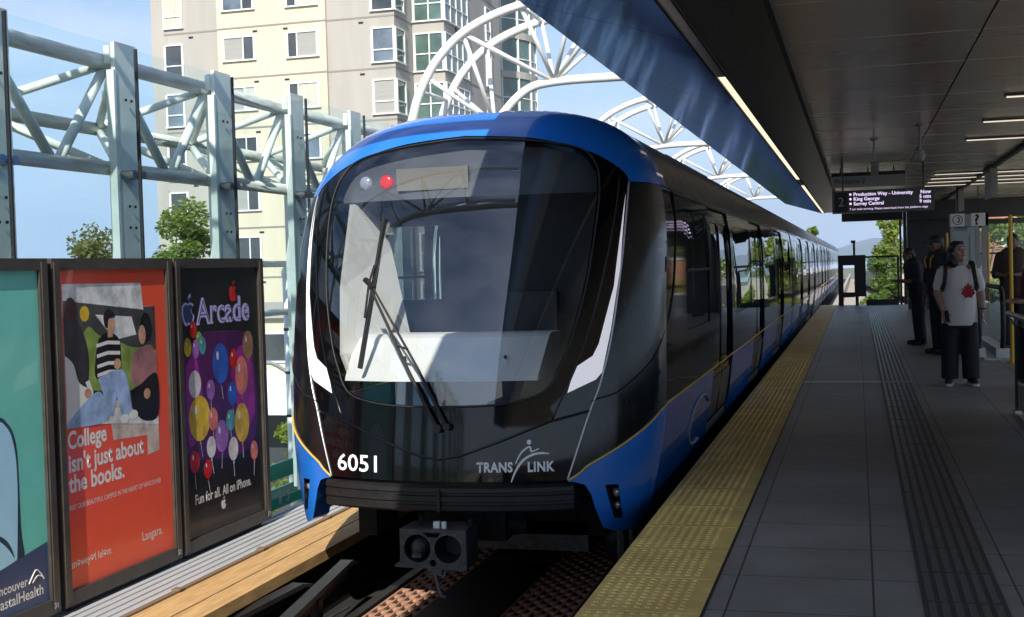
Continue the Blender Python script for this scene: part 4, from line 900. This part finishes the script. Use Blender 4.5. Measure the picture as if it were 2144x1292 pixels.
# ribbed bumper below the nose
q = MB(); us = [-.83+1.66*i/24 for i in range(25)]
prof = [(.0, .138), (-.04, .125), (-.042, .10), (-.030, .094), (-.030, .080), (-.045, .074), (-.045, .043), (-.032, .037), (-.032, .022), (-.042, .016), (-.04, -.012), (-.02, -.028), (.25, -.03), (.25, .138)]
q.loft([[(XC+u, S(u, .12)+dy+.01*(abs(u) > .8), z) for dy, z in prof] for u in us]); q.build('bumper', M['buffer'], train)
q = MB(); q.box(XC+.0, XC+.02, 7.265, 7.31, -.02, .13); q.build('bumper_joint', M['rubber'], train)
# wiper
wp = lambda u, z, o=.035: nf(o)(u, z)
q = MB(); q.tube([wp(.0, .49), wp(-.2, .84), wp(-.55, 1.43)], [.013, .011, .008], 8); q.tube([wp(.06, .5), wp(-.14, .86), wp(-.5, 1.38)], [.011, .009, .007], 8); q.bar(wp(-.285, 1.0), wp(-.215, .98), .02, .01); q.bar(wp(-.56, 1.43), wp(-.49, 1.37), .03, .025)
q.tube([wp(.0, .49, .0), wp(.0, .49, .05)], .028, 10); q.tube([wp(.06, .5, .0), wp(.06, .5, .05)], .024, 10); wo = q.build('wiper', M['rubber'], train, True, 40)
q = MB(); q.bar(wp(-.47, 1.83, .02), wp(-.56, .86, .02), .02, .03); q.tube([wp(-.5, 1.52, .03), wp(-.52, 1.4, .045), wp(-.54, 1.18, .03)], .008, 6); q.build('wiper_blade', M['rubber'], wo)
# cab behind the glass
hp = full(cat([(.9, 1.97), (.91, 2.02), (.86, 2.14), (.75, 2.24), (.43, 2.30), (0, 2.335)], 5))+[(-.9, 1.97)]
def back(u, z, d=.13): return (XC+u, S(u, z)+d, z)
hd = patch('header_panel', dens(hp[:-1], .05), [], GR, lambda u, z: back(u, z), nn, M['cabgrey'], train)
q = MB(); q.box(XC-.46, XC+.05, 7.96, 8.0, 2.03, 2.18); q.build('destination_display', M['beige'], hd)
for u, z, k in ((-.73, 2.10, 'lens'), (-.56, 2.10, 'red_lamp')):
    q = MB(); c = back(u, z, .11); q.ell(c, (.05, .02, .05), 14, 8); q.build('marker_lamp', M[k], hd, True)
q = MB(); o = [(-.80, 1.96), (-.80, 1.39), (-.76, .94), (-.68, .79)]; inn = [(-.80, 1.95, 8.2), (-.72, 1.83, 8.35), (-.66, 1.64, 8.35), (-.52, 1.03, 8.3), (-.66, .74, 8.0)]
front = [back(u, z, .09) for u, z in o]; rear = [(XC+u, y, z) for u, z, y in inn]
vs = front+rear+[(x-.03, y+.02, z) for x, y, z in front+rear]; n_ = len(front)
q.add(vs, [(0, 4, 5), (0, 5, 6, 1), (1, 6, 7, 2), (2, 7, 8, 3), (9, 14, 13), (9, 10, 15, 14), (10, 11, 16, 15), (11, 12, 17, 16)]); q.build('cab_pillar', M['cabwhite'], train)
q = MB(); us = [-.72, -.4, 0, .3, .6]
q.loft([[(XC+u, S(u, .78)+.06, .775), (XC+u*1.0, S(u, .78)+.07, .80), (XC+u*1.03+.0, S(u, 1)+.28, 1.04), (XC+u*1.03, S(u, 1)+.34, 1.06), (XC+u*1.03, S(u, 1)+.6, 1.06), (XC+u*1.03, S(u, 1)+.6, .775)] for u in us]); dk = q.build('dashboard', M['cabwhite'], train)
q = MB()
for u in (-.3, .38): c = Vector((XC+u, S(u, .9)+.135, .92)); q.ell(c, (.013, .013, .013), 8, 6)
q.build('screw', M['ink'], dk)
# ---- car bodies
L1 = 25.0
def rimy(z): return S(rimz(z), z)
YZ = [(y*.5+.1, z*.12+.02) for y in range(14, 190) for z in range(-2, 18)]
wins = [(9.35, 10.85, .98, 1.9), (13.15, 15.3, .95, 1.86), (17.6, 20.0, .95, 1.86), (22.4, 24.3, .95, 1.86)]
doors = [(11.05, 12.9), (15.55, 17.4), (20.25, 22.1)]
def body(s, y0, y1, wns, drs, parent, nose):
    def st(zs): return [(rimy(z)-.02, z) for z in zs] if nose else [(y0, z) for z in zs]
    up = [.552+i*(2.03-.552)/18 for i in range(19)]
    dw = [(a+.12+j*(b-a-.24)/2+.04, a+.12+(j+1)*(b-a-.24)/2-.04, .5, 1.85) for a, b in drs for j in (0, 1)]
    rect = lambda a, b, c, d: [(a+.05, c), (b-.05, c), (b, c+.05), (b, d-.05), (b-.05, d), (a+.05, d), (a, d-.05), (a, c+.05)]
    hs = [rect(*w_) for w_ in wns]; hd = [rect(*w_) for w_ in dw]
    dcut = [[(a+.05, .02), (b-.05, .02), (b-.05, 1.98), (a+.05, 1.98)] for a, b in drs]
    low = [.552-.0686*i for i in range(12)]
    o = [(y1, .552), (y1, 2.03)]+st(up[::-1]) 
    wl = patch('side_wall', dens(o, .3), [dens(h, .25) for h in hs]+[dens([(a+.05, .556), (b-.05, .556), (b-.05, 1.98), (a+.05, 1.98)], .2) for a, b in drs], YZ, sf(s), sn(s), M['black_gloss'], parent)
    xs = [y1]+[v for a, b in drs[::-1] for v in (b-.05, a+.05)]
    bot = [(y1, .552)]; 
    segs = []; prev = y1
    for a, b in drs[::-1]: segs.append((b-.05, prev)); prev = a+.05
    for i, (a, b) in enumerate(segs): patch('blue_skirt', dens([(a, .552), (b, .552), (b, -.2), (a, -.2)], .3), [], YZ, sf(s), sn(s), M['blue'], parent)
    patch('blue_skirt', dens(st(low)+[(prev, low[-1]), (prev, .552)], .3), [], YZ, sf(s), sn(s), M['blue'], parent)
    q = MB(); q.tube([sf(s, .003)(y, .555) for y in ((rimy(.552) if nose else y0), y1)], .008, 6); q.build('gold_line', M['gold'], parent, True)
    for w_, h in zip(wns, hs): wo_ = patch('window', dens(h, .3), [], [], sf(s, -.008), sn(s), M['glass_tint'], parent); q = MB(); q.tube([sf(s, -.004)(y, 1.43) for y in (w_[0]+.02, w_[1]-.02)], .014, 6); q.build('transom', M['rubber'], wo_)
    for (a, b), c in zip(drs, dcut):
        for j in (0, 1):
            ya = a+.055+j*(b-a-.11)/2+.004; yb = a+.055+(j+1)*(b-a-.11)/2-.004; h = hd[drs.index((a, b))*2+j]
            d = patch('door', dens([(ya, .03), (yb, .03), (yb, 1.975), (ya, 1.975)], .3), [dens(h, .3)], YZ, sf(s, -.022), sn(s), M['black_gloss'], parent)
            patch('pane', dens(h, .3), [], [], sf(s, -.03), sn(s), M['glass_tint'], d)
            patch('kick_panel', dens([(ya+.05, .06), (yb-.05, .06), (yb-.05, .44), (ya+.05, .44)], .3), [], YZ, sf(s, -.017), sn(s), M['frame'], d)
def roofstrip(nm, y0f, y1f, m, parent, n=2):
    pts = [p for p in rim_up if p[1] >= 2.0]; q = MB(); o = []
    for i in range(n+1):
        for u, z in pts: a, b = y0f(z), y1f(z); q.v.append(Vector((XC+u, a+(b-a)*i/n, z)))
    k = len(pts)
    for i in range(n):
        for j in range(k-1): q.f.append((i*k+j, i*k+j+1, (i+1)*k+j+1, (i+1)*k+j))
    return q.build(nm, m, parent, True)
roofstrip('roof_brow', lambda z: rimy(z)-.03, lambda z: rimy(z)+.3, M['blue'], train)
roofstrip('roof', lambda z: rimy(z)+.3, lambda z: L1, M['roof_grey'], train)
body(1, 8.3, L1, wins, doors, train, True); body(-1, 8.3, L1, wins, doors, train, True)
q = MB(); q.tube([(XC+s_*.9, y, 2.36) for s_ in (1,) for y in (9.3, L1)], .02, 6); q.box(XC-.5, XC+.5, 14, 18, 2.58, 2.72); q.build('roof_unit', M['roof_grey'], train)
cars = []
for k in range(1, 5):
    y0 = 7.6+17.4*k+.25; y1 = y0+16.9
    q = MB(); q.box(XC-1.0, XC+1.0, y0-.5, y0+.02, 0, 2.2); q.build('gangway', M['rubber'], train)
    cb = roofstrip('car_body', lambda z: y0, lambda z: y1, M['roof_grey'], train)
    if k <= 2:
        sh = y0-8.1; wn = [(a+sh, b+sh, c, d) for a, b, c, d in wins]; dr = [(a+sh, b+sh) for a, b in doors]
        wn[-1] = (wn[-1][0], y1-.5, .95, 1.86)
    else:
        wn = [(y0+1+i*3.9, y0+3.4+i*3.9, .95, 1.86) for i in range(4)]; dr = []
    body(1, y0, y1, wn, dr, cb, False); body(-1, y0, y1, wn, dr, cb, False)
# interior seen through the glass
q = MB(); q.box(XC-1.2, XC+1.2, 8.6, 92, -.06, .02); q.build('car_floor', M['cabgrey'], train)
q = MB(); q.box(XC-1.1, XC+1.1, 9.0, 92, 2.12, 2.16); q.build('car_ceiling', M['interior'], train)
for i in range(14):
    y = 13.3+i*.95 if i < 3 else 17.7+(i-3)*.9
    if 15.3 < y < 17.6 or 20 < y < 22.4 or y > 24.6: continue
    for s in (-1, 1):
        q = MB(); q.box(XC+s*.78-.38, XC+s*.78+.38, y, y+.42, .4, .46); q.box(XC+s*.78-.38, XC+s*.78+.38, y+.4, y+.46, .4, 1.05); q.build('seat', M['seat'], train)
for y in (11.2, 12.8, 15.7, 17.3, 20.4, 22.0):
    q = MB(); q.tube([(XC+.35, y, .02), (XC+.35, y, 2.12)], .016, 8); q.build('grab_pole', M['metal_grey'], train, True)
q = MB(); q.box(XC-.72, XC+1.15, 9.6, 9.65, .02, 2.12); q.box(XC-1.15, XC-.72, 9.6, 9.65, .02, 1.25); q.box(XC-1.15, XC-.72, 9.6, 9.65, 1.85, 2.12); q.build('cab_partition', M['cabgrey'], train)
q = MB(); q.box(XC-.1, XC+.35, 8.75, 9.2, .4, .5); q.box(XC-.1, XC+.35, 9.15, 9.25, .5, 1.3); q.box(XC+.02, XC+.23, 8.9, 9.1, .02, .4); q.build('driver_seat', M['cabgrey'], train)
# open oval ring in grey on the blue side
q = MB(); q.tube([sf(1, .004)(10.25+.62*math.cos(a*.2618), .2+.19*math.sin(a*.2618)) for a in range(2, 20)], .012, 6); q.build('oval_ring', M['sign_grey'], train, True)
# running gear
q = MB(); q.box(XC-.6, XC+.75, 8.9, 9.2, -.5, -.05); q.box(XC-1.05, XC+1.05, 10.6, 24.6, -.62, -.07); q.box(XC-.3, XC+.3, 7.75, 8.3, -.3, -.04); q.box(XC-.75, XC-.62, 7.8, 8.2, -.3, -.03); q.tube([(XC+.32, 7.9, -.28), (XC+.32, 7.9, -.03)], .05, 10); q.tube([(XC-.15, 7.75, -.16), (XC+.4, 7.9, -.22)], .06, 10); q.build('underframe', M['dark'], train)
for y in (9.4, 11.1, 21.5, 23.2):
    for s in (-1, 1):
        q = MB(); q.tube([(XC+s*.74-.06, y, -.52), (XC+s*.74+.06, y, -.52)], .28, 24); q.tube([(XC+s*.74-.075, y, -.52), (XC+s*.74+.075, y, -.52)], .1, 14); q.build('wheel', M['iron'], train, True, 40)
q = MB(); q.box(XC-.6, XC+.6, 8.9, 11.6, -.62, -.4); q.tube([(XC+.98, 8.2, -.5), (XC+.98, 8.2, -.2)], .03, 8); q.tube([(XC+1.05, 8.2, -.5), (XC+1.05, 8.2, -.2)], .015, 8); q.build('bogie', M['iron'], train)
# coupler
cx_, cz_, yf_ = XC-.02, -.245, 7.22
out = [(-.215, .125), (.215, .125), (.22, .1), (.22, -.115), (.2, -.13), (.0, -.12), (-.19, -.118), (-.255, -.115), (-.25, -.1), (-.22, -.085), (-.215, -.05)]
circ = lambda x, z, r_: [(x+r_*math.cos(a*.3142), z+r_*math.sin(a*.3142)) for a in range(20)]
holes = [circ(-.1, .005, .088), circ(.1, .005, .088), circ(.0, -.085, .022), [(-.06, .105), (.06, .105), (.03, .075), (-.03, .075)]]
cp = patch('coupler', out, holes, [], lambda x, z: (cx_+x, yf_, cz_+z), lambda x, z: Vector((0, -1, 0)), M['iron'], train)
q = MB(); n_ = len(out); vv = [(cx_+x, yf_, cz_+z) for x, z in out]+[(cx_+x*.97, yf_+.26, cz_+z) for x, z in out]; q.add(vv, [(i, (i+1) % n_, n_+(i+1) % n_, n_+i) for i in range(n_)]+[tuple(n_+i for i in range(n_))]); q.build('coupler_housing', M['iron'], cp)
q = MB()
for h, d in ((holes[0], .12), (holes[1], .16), (holes[2], .08), (holes[3], .08)):
    m_ = len(h); mx_ = sum(p_[0] for p_ in h)/m_; mz_ = sum(p_[1] for p_ in h)/m_
    q.add([(cx_+x, yf_, cz_+z) for x, z in h]+[(cx_+mx_+(x-mx_)*.8, yf_+d, cz_+mz_+(z-mz_)*.8) for x, z in h], [(i, (i+1) % m_, m_+(i+1) % m_, m_+i) for i in range(m_)]+[tuple(m_+i for i in range(m_))])
q.build('coupler_bore', M['rubber'], cp, True, 40)
q = MB(); q.tube([(cx_-.1, yf_+.12, cz_+.005), (cx_-.1, yf_+.02, cz_+.005), (cx_-.1, yf_-.03, cz_-.01)], [.07, .05, .02], 16); q.box(cx_-.13, cx_-.07, yf_-.02, yf_+.05, cz_-.05, cz_-.02); q.build('coupler_cone', M['iron'], cp, True, 40)
q = MB(); q.box(cx_-.005, cx_+.035, yf_+.04, yf_+.07, cz_+.12, cz_+.165); q.box(cx_+.05, cx_+.075, yf_+.04, yf_+.07, cz_+.12, cz_+.165); q.build('coupler_tab', M['sign_white'], cp)
q = MB(); q.tube(cat([(cx_+.0, yf_+.02, cz_-.12), (cx_+.03, yf_-.02, cz_-.2), (cx_+.07, yf_-.06, cz_-.27), (cx_+.1, yf_-.06, cz_-.275)], 4), .013, 8); q.tube(cat([(cx_+.07, yf_+.02, cz_-.12), (cx_+.075, yf_, cz_-.16), (cx_+.06, yf_-.01, cz_-.175)], 4), .009, 8); q.box(cx_-.03, cx_+.06, yf_-.005, yf_+.05, cz_-.16, cz_-.115); q.build('coupler_hook', M['iron'], cp, True, 40)
q = MB(); q.tube([(cx_, yf_+.26, cz_), (cx_+.02, 8.3, cz_+.05)], [.09, .07], 12); q.tube(cat([(cx_+.16, yf_+.25, cz_+.12), (cx_+.2, yf_+.45, cz_+.2), (cx_+.1, yf_+.7, cz_+.2)], 4), .02, 8); q.tube(cat([(cx_-.16, yf_+.25, cz_+.12), (cx_-.2, yf_+.45, cz_+.22), (cx_-.1, yf_+.7, cz_+.22)], 4), .018, 8); q.build('coupler_shank', M['rubber'], cp, True)
# power rail ends beside the kerb
for (a, b, hh, lb) in (((-3.44, 6.85, -.66), (-3.55, 8.15, -.58), .11, 'silver power rail ramp with pointed end, nearest the train'), ((-3.85, 6.2, -.66), (-3.62, 7.5, -.58), .09, 'silver power rail length along the plank kerb'), ((-3.30, 6.7, -.69), (-3.19, 7.32, -.66), .03, 'thin pale guide bar lying beside the grating')):
    q = MB(); d = Vector(b)-Vector(a); q.bar(a, b, .09 if hh > .05 else .02, hh*.35); 
    if hh > .05: q.bar(Vector(a)-Vector((0, 0, hh*.45)), Vector(a)+d*.97-Vector((0, 0, hh*.45)), .03, hh*.7); q.bar(b, Vector(b)+d.normalized()*.12-Vector((0, 0, .035)), .085, .02)
    q.box(a[0]+d.x*.5-.03, a[0]+d.x*.5+.03, a[1]+d.y*.5-.03, a[1]+d.y*.5+.03, -1.0, a[2]-.01)
    tag(recentre(q.build('power_rail', M['rampsteel'])), lb, 'power rail', 'power rails beside the track')
# ------------------------------------------------------------------ people
def cap(mb, a, b, r0, r1, n=14, fl=1):      # tapered limb with round ends; fl flattens it front to back
    a, b = Vector(a), Vector(b); d = (b-a).normalized(); x = d.cross(Vector((0, 1, 0)))
    if x.length < .1: x = d.cross(Vector((1, 0, 0)))
    x.normalize(); y = d.cross(x); rings = []
    for t_, r_, o in ((-1, r0, -.98), (-1, r0, -.7), (0, r0, 0), (.5, 0, 0), (1, r1, 0), (2, r1, .7), (2, r1, .98)):
        if t_ == .5: c, r2 = (a+b)/2, (r0+r1)/2*1.02
        elif t_ <= 0: c, r2 = a+d*r0*o, r0*math.sqrt(1-o*o)
        else: c, r2 = b+d*r1*o, r1*math.sqrt(1-o*o)
        rings.append([c+x*(r2*math.cos(2*math.pi*k/n))+y*(r2*fl*math.sin(2*math.pi*k/n)) for k in range(n)])
    mb.loft(rings); return mb
def rotz(v, a): return Vector((v[0]*math.cos(a)-v[1]*math.sin(a), v[0]*math.sin(a)+v[1]*math.cos(a), v[2]))
def hand(mb, wr, d, side, s=1):             # palm, four fingers of different length, thumb on the side
    wr, d = Vector(wr), Vector(d).normalized(); sd = Vector(side).normalized(); pn = d.cross(sd)
    pal = wr+d*.05*s; mb.loft([[wr+d*k*s+sd*(w_*s*math.cos(2*math.pi*i/12))+pn*(h_*s*math.sin(2*math.pi*i/12)) for i in range(12)] for k, w_, h_ in ((-.01, .02, .016), (.03, .034, .016), (.06, .042, .015), (.09, .04, .012), (.098, .03, .006))])
    for j, ln in enumerate((.062, .074, .078, .066)):
        b = wr+d*.09*s+sd*((.03-.0205*j)*s); m1 = b+d*ln*.5*s-pn*.008*s; e = m1+d*ln*.42*s-pn*.022*s
        cap(mb, b, m1, .0088*s, .008*s, 8); cap(mb, m1, e, .008*s, .0068*s, 8)
    b = wr+d*.03*s+sd*.033*s; m1 = b+d*.035*s+sd*.022*s-pn*.012*s; cap(mb, b, m1, .011*s, .0095*s, 8); cap(mb, m1, m1+d*.03*s-pn*.008*s, .0095*s, .0075*s, 8)
def head(mb, c, yaw, pitch, s=1, neck=None):     # faces -y at yaw 0
    c = Vector(c); Rm = Matrix.Rotation(yaw, 3, 'Z') @ Matrix.Rotation(pitch, 3, 'X'); P_ = lambda v: c+Rm @ (Vector(v)*s)
    mb.ell(c, (.074*s, .095*s, .108*s), 18, 12, Rm); mb.ell(P_((0, -.02, -.06)), (.06*s, .07*s, .062*s), 16, 10, Rm); mb.ell(P_((0, -.068, -.098)), (.026*s, .022*s, .02*s), 12, 8, Rm)
    cap(mb, P_((0, -.09, .012)), P_((0, -.112, -.028)), .009*s, .013*s, 8); mb.ell(P_((0, -.104, -.032)), (.02*s, .012*s, .011*s), 10, 6, Rm)
    for e in (-1, 1):
        mb.ell(P_((e*.074, .005, -.015)), (.012*s, .02*s, .032*s), 10, 8, Rm); mb.ell(P_((e*.042, -.068, -.03)), (.026*s, .02*s, .024*s), 10, 8, Rm); cap(mb, P_((e*.014, -.088, .03)), P_((e*.046, -.076, .03)), .008*s, .007*s, 8)
    mb.ell(P_((0, -.092, -.06)), (.024*s, .012*s, .007*s), 10, 6, Rm); mb.ell(P_((0, -.09, -.073)), (.02*s, .012*s, .008*s), 10, 6, Rm)
    if neck: cap(mb, P_((0, .015, -.07)), neck, .055*s, .062*s)
    return P_, Rm
def face_bits(t, P_, Rm, s=1):
    q = MB()
    for e in (-1, 1): q.ell(P_((e*.03, -.083, .008)), (.0135*s, .009*s, .0075*s), 10, 8, Rm)
    q.build('eye', M['ink'], t, True)
    q = MB()
    for e in (-1, 1): q.obox(P_((e*.031, -.092, .036)), Rm @ Vector((.017*s, 0, .001)), Rm @ Vector((0, .004, 0)), Rm @ Vector((0, 0, .0035*s)))
    q.build('eyebrow', M['hair'], t)
    q = MB(); q.ell(P_((0, -.101, -.065)), (.021*s, .006*s, .006*s), 10, 6, Rm); q.build('mouth', M['maroon'], t, True)
# woman in the white T-shirt
X, Y = 1.115, 15.06
t = thing('person', (X, Y, 0), 'woman in a white T-shirt with red leaf print and black trousers, looking up', 'person')
b = MB()
P_, Rm = head(b, (X-.005, Y-.01, 1.525), R(28), R(-14), 1.02, (X, Y+.02, 1.36))
b.eloft([((X, Y+.01, .80), .175, .125), ((X, Y+.01, .95), .18, .13), ((X, Y, 1.12), .165, .12), ((X, Y+.01, 1.26), .175, .11), ((X, Y+.02, 1.35), .12, .08)], 20)
for s in (-1, 1):
    sh = Vector((X+s*.17, Y+.02, 1.31)); 
    el = Vector((X-.235, Y+.0, 1.05)) if s < 0 else Vector((X+.232, Y+.02, 1.04)); wr = Vector((X-.185, Y-.12, .865)) if s < 0 else Vector((X+.245, Y-.05, .85))
    cap(b, (X+s*.1, Y+.02, 1.31), sh, .07, .07); cap(b, sh, el, .066, .05); cap(b, el, wr, .049, .031)
    if s < 0: hand(b, wr, (.25, -.25, -.8), (1, -.2, .2))
    else: hand(b, wr, (0, -.1, -1), (-.3, -1, 0))
    cap(b, (X+s*.095, Y+.01, .80), (X+s*.11, Y, .47), .1, .065); cap(b, (X+s*.11, Y, .47), (X+s*.118, Y+.02, .09), .06, .042); cap(b, (X+s*.118, Y+.02, .05), (X+s*.14, Y-.12, .035), .042, .034)
blob('body', b, M['skin'], .009, t, 3); face_bits(t, P_, Rm)
b = MB(); b.eloft([((X, Y, .685), .195, .16), ((X, Y, .80), .197, .165), ((X, Y, .95), .19, .16), ((X, Y, 1.12), .178, .148), ((X, Y+.01, 1.25), .175, .13), ((X, Y+.02, 1.32), .145, .1), ((X, Y+.02, 1.372), .08, .07)], 28)
for s in (-1, 1):
    cap(b, (X+s*.12, Y+.02, 1.3), (X+s*.165, Y+.02, 1.3), .075, .078); cap(b, (X+s*.165, Y+.02, 1.3), (X+s*.215, Y+.01, 1.13), .078, .074)
tee = blob('t_shirt', b, M['tee'], .011, t, 2)
b = MB(); b.eloft([((X, Y, .84), .19, .145), ((X, Y, .74), .195, .15), ((X, Y, .66), .19, .14)], 20)
for s in (-1, 1): b.eloft([((X+s*.115, Y+.01, .075), .095, .11), ((X+s*.112, Y, .3), .098, .105), ((X+s*.105, Y, .5), .1, .108), ((X+s*.095, Y, .72), .1, .13)], 18)
blob('trousers', b, M['denim'], .011, t, 2)
for s in (-1, 1):
    b = MB(); cap(b, (X+s*.118, Y+.05, .055), (X+s*.145, Y-.14, .045), .046, .042, 12); sh = blob('shoe', b, M['shoe'], .009, t, 1)
    q = MB(); q.prism([(X+s*.118-.047, Y+.09), (X+s*.118+.047, Y+.09), (X+s*.145+.047, Y-.15), (X+s*.145+.02, Y-.195), (X+s*.145-.02, Y-.195), (X+s*.145-.047, Y-.15)], .002, .03, 'z'); q.build('sole', M['sole'], sh)
b = MB(); b.ell(P_((0, .028, .034)), (.1, .1, .105), 18, 12, Rm); b.ell(P_((0, .06, -.03)), (.09, .065, .1), 16, 10, Rm); b.ell(P_((-.055, .04, -.08)), (.065, .065, .1), 14, 10, Rm); b.ell(P_((.045, .055, -.08)), (.045, .05, .08), 14, 10, Rm); b.ell(P_((0, -.04, .092)), (.068, .05, .024), 14, 8, Rm)
blob('hair', b, M['hair'], .01, t, 2)
def tee_y(x, z): 
    k = (x-X)/.19; return Y-.157*math.sqrt(max(.05, 1-k*k))-.006
lf = [(0, .1), (.025, .06), (.05, .075), (.045, .02), (.085, .035), (.075, 0), (.1, -.02), (.05, -.055), (.055, -.075), (.0, -.065), (-.045, -.075), (-.045, -.055), (-.09, -.02), (-.068, 0), (-.08, .04), (-.04, .02), (-.045, .07), (-.02, .055)]
lf = [(X+.085+a*.85, 1.075+c*1.0) for a, c in lf]
patch('leaf_print', dens(lf, .02), [], [(X+i*.02, 1.0+j*.02) for i in range(10) for j in range(10)], lambda x, z: (x, tee_y(x, z), z), lambda x, z: Vector((0, -1, 0)), M['red'], t, .006)
q = MB(); q.tube([(X+.245+.034*math.cos(a*.6283), Y-.047+.034*math.sin(a*.6283), .875) for a in range(11)], .008, 6); q.build('bracelet', M['ink'], t, True)
t = thing('backpack', (X, Y+.2, 1.0), 'black backpack worn by the woman in the white T-shirt', 'backpack')
b = MB(); b.eloft([((X, Y+.21, .95), .13, .06), ((X, Y+.22, 1.02), .15, .08), ((X, Y+.21, 1.22), .14, .075), ((X, Y+.2, 1.32), .1, .05)], 16); blob('pack', b, M['shoe'], .012, t, 2)
for s in (-1, 1):
    b = MB(); pts = cat([(X+s*.13, Y+.15, 1.3), (X+s*.135, Y+.06, 1.412), (X+s*.145, Y-.05, 1.385), (X+s*.155, Y-.12, 1.28), (X+s*.172, Y-.125, 1.16), (X+s*.2, Y-.02, 1.08)], 5)
    for i in range(len(pts)-1): b.bar(pts[i], pts[i+1], .045, .012, (0, -1, .3) if i > 8 else (0, -.3, 1))
    b.build('strap', M['shoe'], t)
q = MB(); q.obox((X-.148, Y-.168, .80), (.022, -.012, .006), (.0, .004, .001), (.008, -.01, -.062)); tag(recentre(q.build('phone', M['ink'])), 'black phone held low by the woman in white', 'phone')
def simple_person(X, Y, h, label, top, legs, skin, hair, yaw, lean=0, headp=0, arm='hold', capm=None, seedy=0, z0=0, vest=None):
    t = thing('person', (X, Y, z0), label, 'person'); s = h/1.72; ZZ = lambda z: z0+z*s
    def W(x, y, z, l=1): return Vector((X, Y, z0))+rotz((x*s, (y-lean*l*max(0, z-.9))*s, z*s), yaw)
    b = MB(); nk = W(0, .01, 1.43); P_, Rm = head(b, W(0, -.02, 1.6)-Vector((0, 0, .12*lean)), yaw, headp, s, nk)
    for q0, q1, r0, r1 in ((.92, 1.12, .13, .125), (1.12, 1.36, .13, .14)): cap(b, W(-.05, 0, q0), W(-.05, 0, q1), r0*s, r1*s); cap(b, W(.05, 0, q0), W(.05, 0, q1), r0*s, r1*s)
    arms = []
    for e in (-1, 1):
        sh = W(e*.19, .01, 1.39); el = W(e*.25, -.03, 1.12); wr = W(e*.1, -.3, 1.12) if arm == 'hold' else W(e*.26, -.08, .87)
        cap(b, sh, el, .055*s, .045*s); cap(b, el, wr, .044*s, .03*s); hand(b, wr, (wr-el), rotz((-e, 0, .3), yaw), s); arms.append((sh, el, wr))
        cap(b, W(e*.09, 0, .88), W(e*.1, -.01, .48), .09*s, .06*s); cap(b, W(e*.1, -.01, .48), W(e*.105, .02, .08), .058*s, .04*s)
    blob('body', b, skin, .012, t, 2); face_bits(t, P_, Rm, s)
    b = MB()
    for q0, q1, r0, r1 in ((.88, 1.12, .15, .142), (1.12, 1.38, .145, .15)): cap(b, W(-.055, 0, q0), W(-.055, 0, q1), r0*s, r1*s); cap(b, W(.055, 0, q0), W(.055, 0, q1), r0*s, r1*s)
    for (sh, el, wr) in arms: cap(b, sh, el, .075*s, .066*s); cap(b, el, el+(wr-el)*.25, .062*s, .055*s)
    blob('shirt', b, top, .014, t, 2)
    b = MB()
    for e in (-1, 1): cap(b, W(e*.085, 0, .9), W(e*.1, -.01, .48), .115*s, .085*s); cap(b, W(e*.1, -.01, .48), W(e*.105, .02, .1), .083*s, .075*s)
    blob('trousers', b, legs, .014, t, 2)
    for e in (-1, 1):
        b = MB(); cap(b, W(e*.105, .05, .05), W(e*.12, -.15, .042), .045*s, .04*s, 12); blob('shoe', b, M['shoe'], .011, t, 1)
    b = MB(); b.ell(P_((0, .025, .035)), (.085*s, .095*s, .095*s), 16, 10, Rm); b.ell(P_((0, .055, -.02)), (.08*s, .06*s, .08*s), 14, 10, Rm); blob('hair', b, hair, .012, t, 2)
    if capm:
        b = MB(); b.ell(P_((0, .01, .06)), (.092*s, .108*s, .07*s), 16, 10, Rm); b.obox(P_((0, -.125, .055)), Rm @ Vector((.06*s, 0, 0)), Rm @ Vector((0, .06*s, .01)), Rm @ Vector((0, 0, .006*s))); b.build('cap', capm, t, True, 40)
    if vest:
        b = MB()
        for e in (-1, 1): b.tube(cat([W(e*.07, -.02, 1.47), W(e*.08, -.16, 1.4), W(e*.05, -.17, 1.25)], 4), .008, 6)
        b.build('lanyard', vest, t, True)
    return t, W
_, W1 = simple_person(.99, 22.0, 1.66, 'man in dark clothes bending his head over a phone near the dark wall', M['navy'], M['ink'], M['skin_dark'], M['hair'], R(-75), .22, R(28))
c = W1(0, -.42, 1.17); q = MB(); q.obox(c, (.004, 0, 0), (0, .035, 0), (.02, 0, .07)); tag(recentre(q.build('phone', M['sign_grey'])), 'pale phone held by the man in dark clothes', 'phone')
simple_person(1.2, 19.9, 1.80, 'man in a black cap with yellow lanyard, mostly hidden behind the woman', M['navy'], M['ink'], M['skin_dark'], M['hair'], R(-60), .05, R(6), 'down', M['ink'], vest=M['yellow'])
simple_person(2.33, 20.6, 1.80, 'man in a brown shirt standing behind the yellow post', M['brownc'], M['ink'], M['skin_dark'], M['hair'], R(-20), .05, R(10))
simple_person(1.86, 14.3, 1.5, 'person in a maroon top behind the glass balustrade at the right edge', M['maroon'], M['ink'], M['skin'], M['hair'], R(-70), .1, R(10))
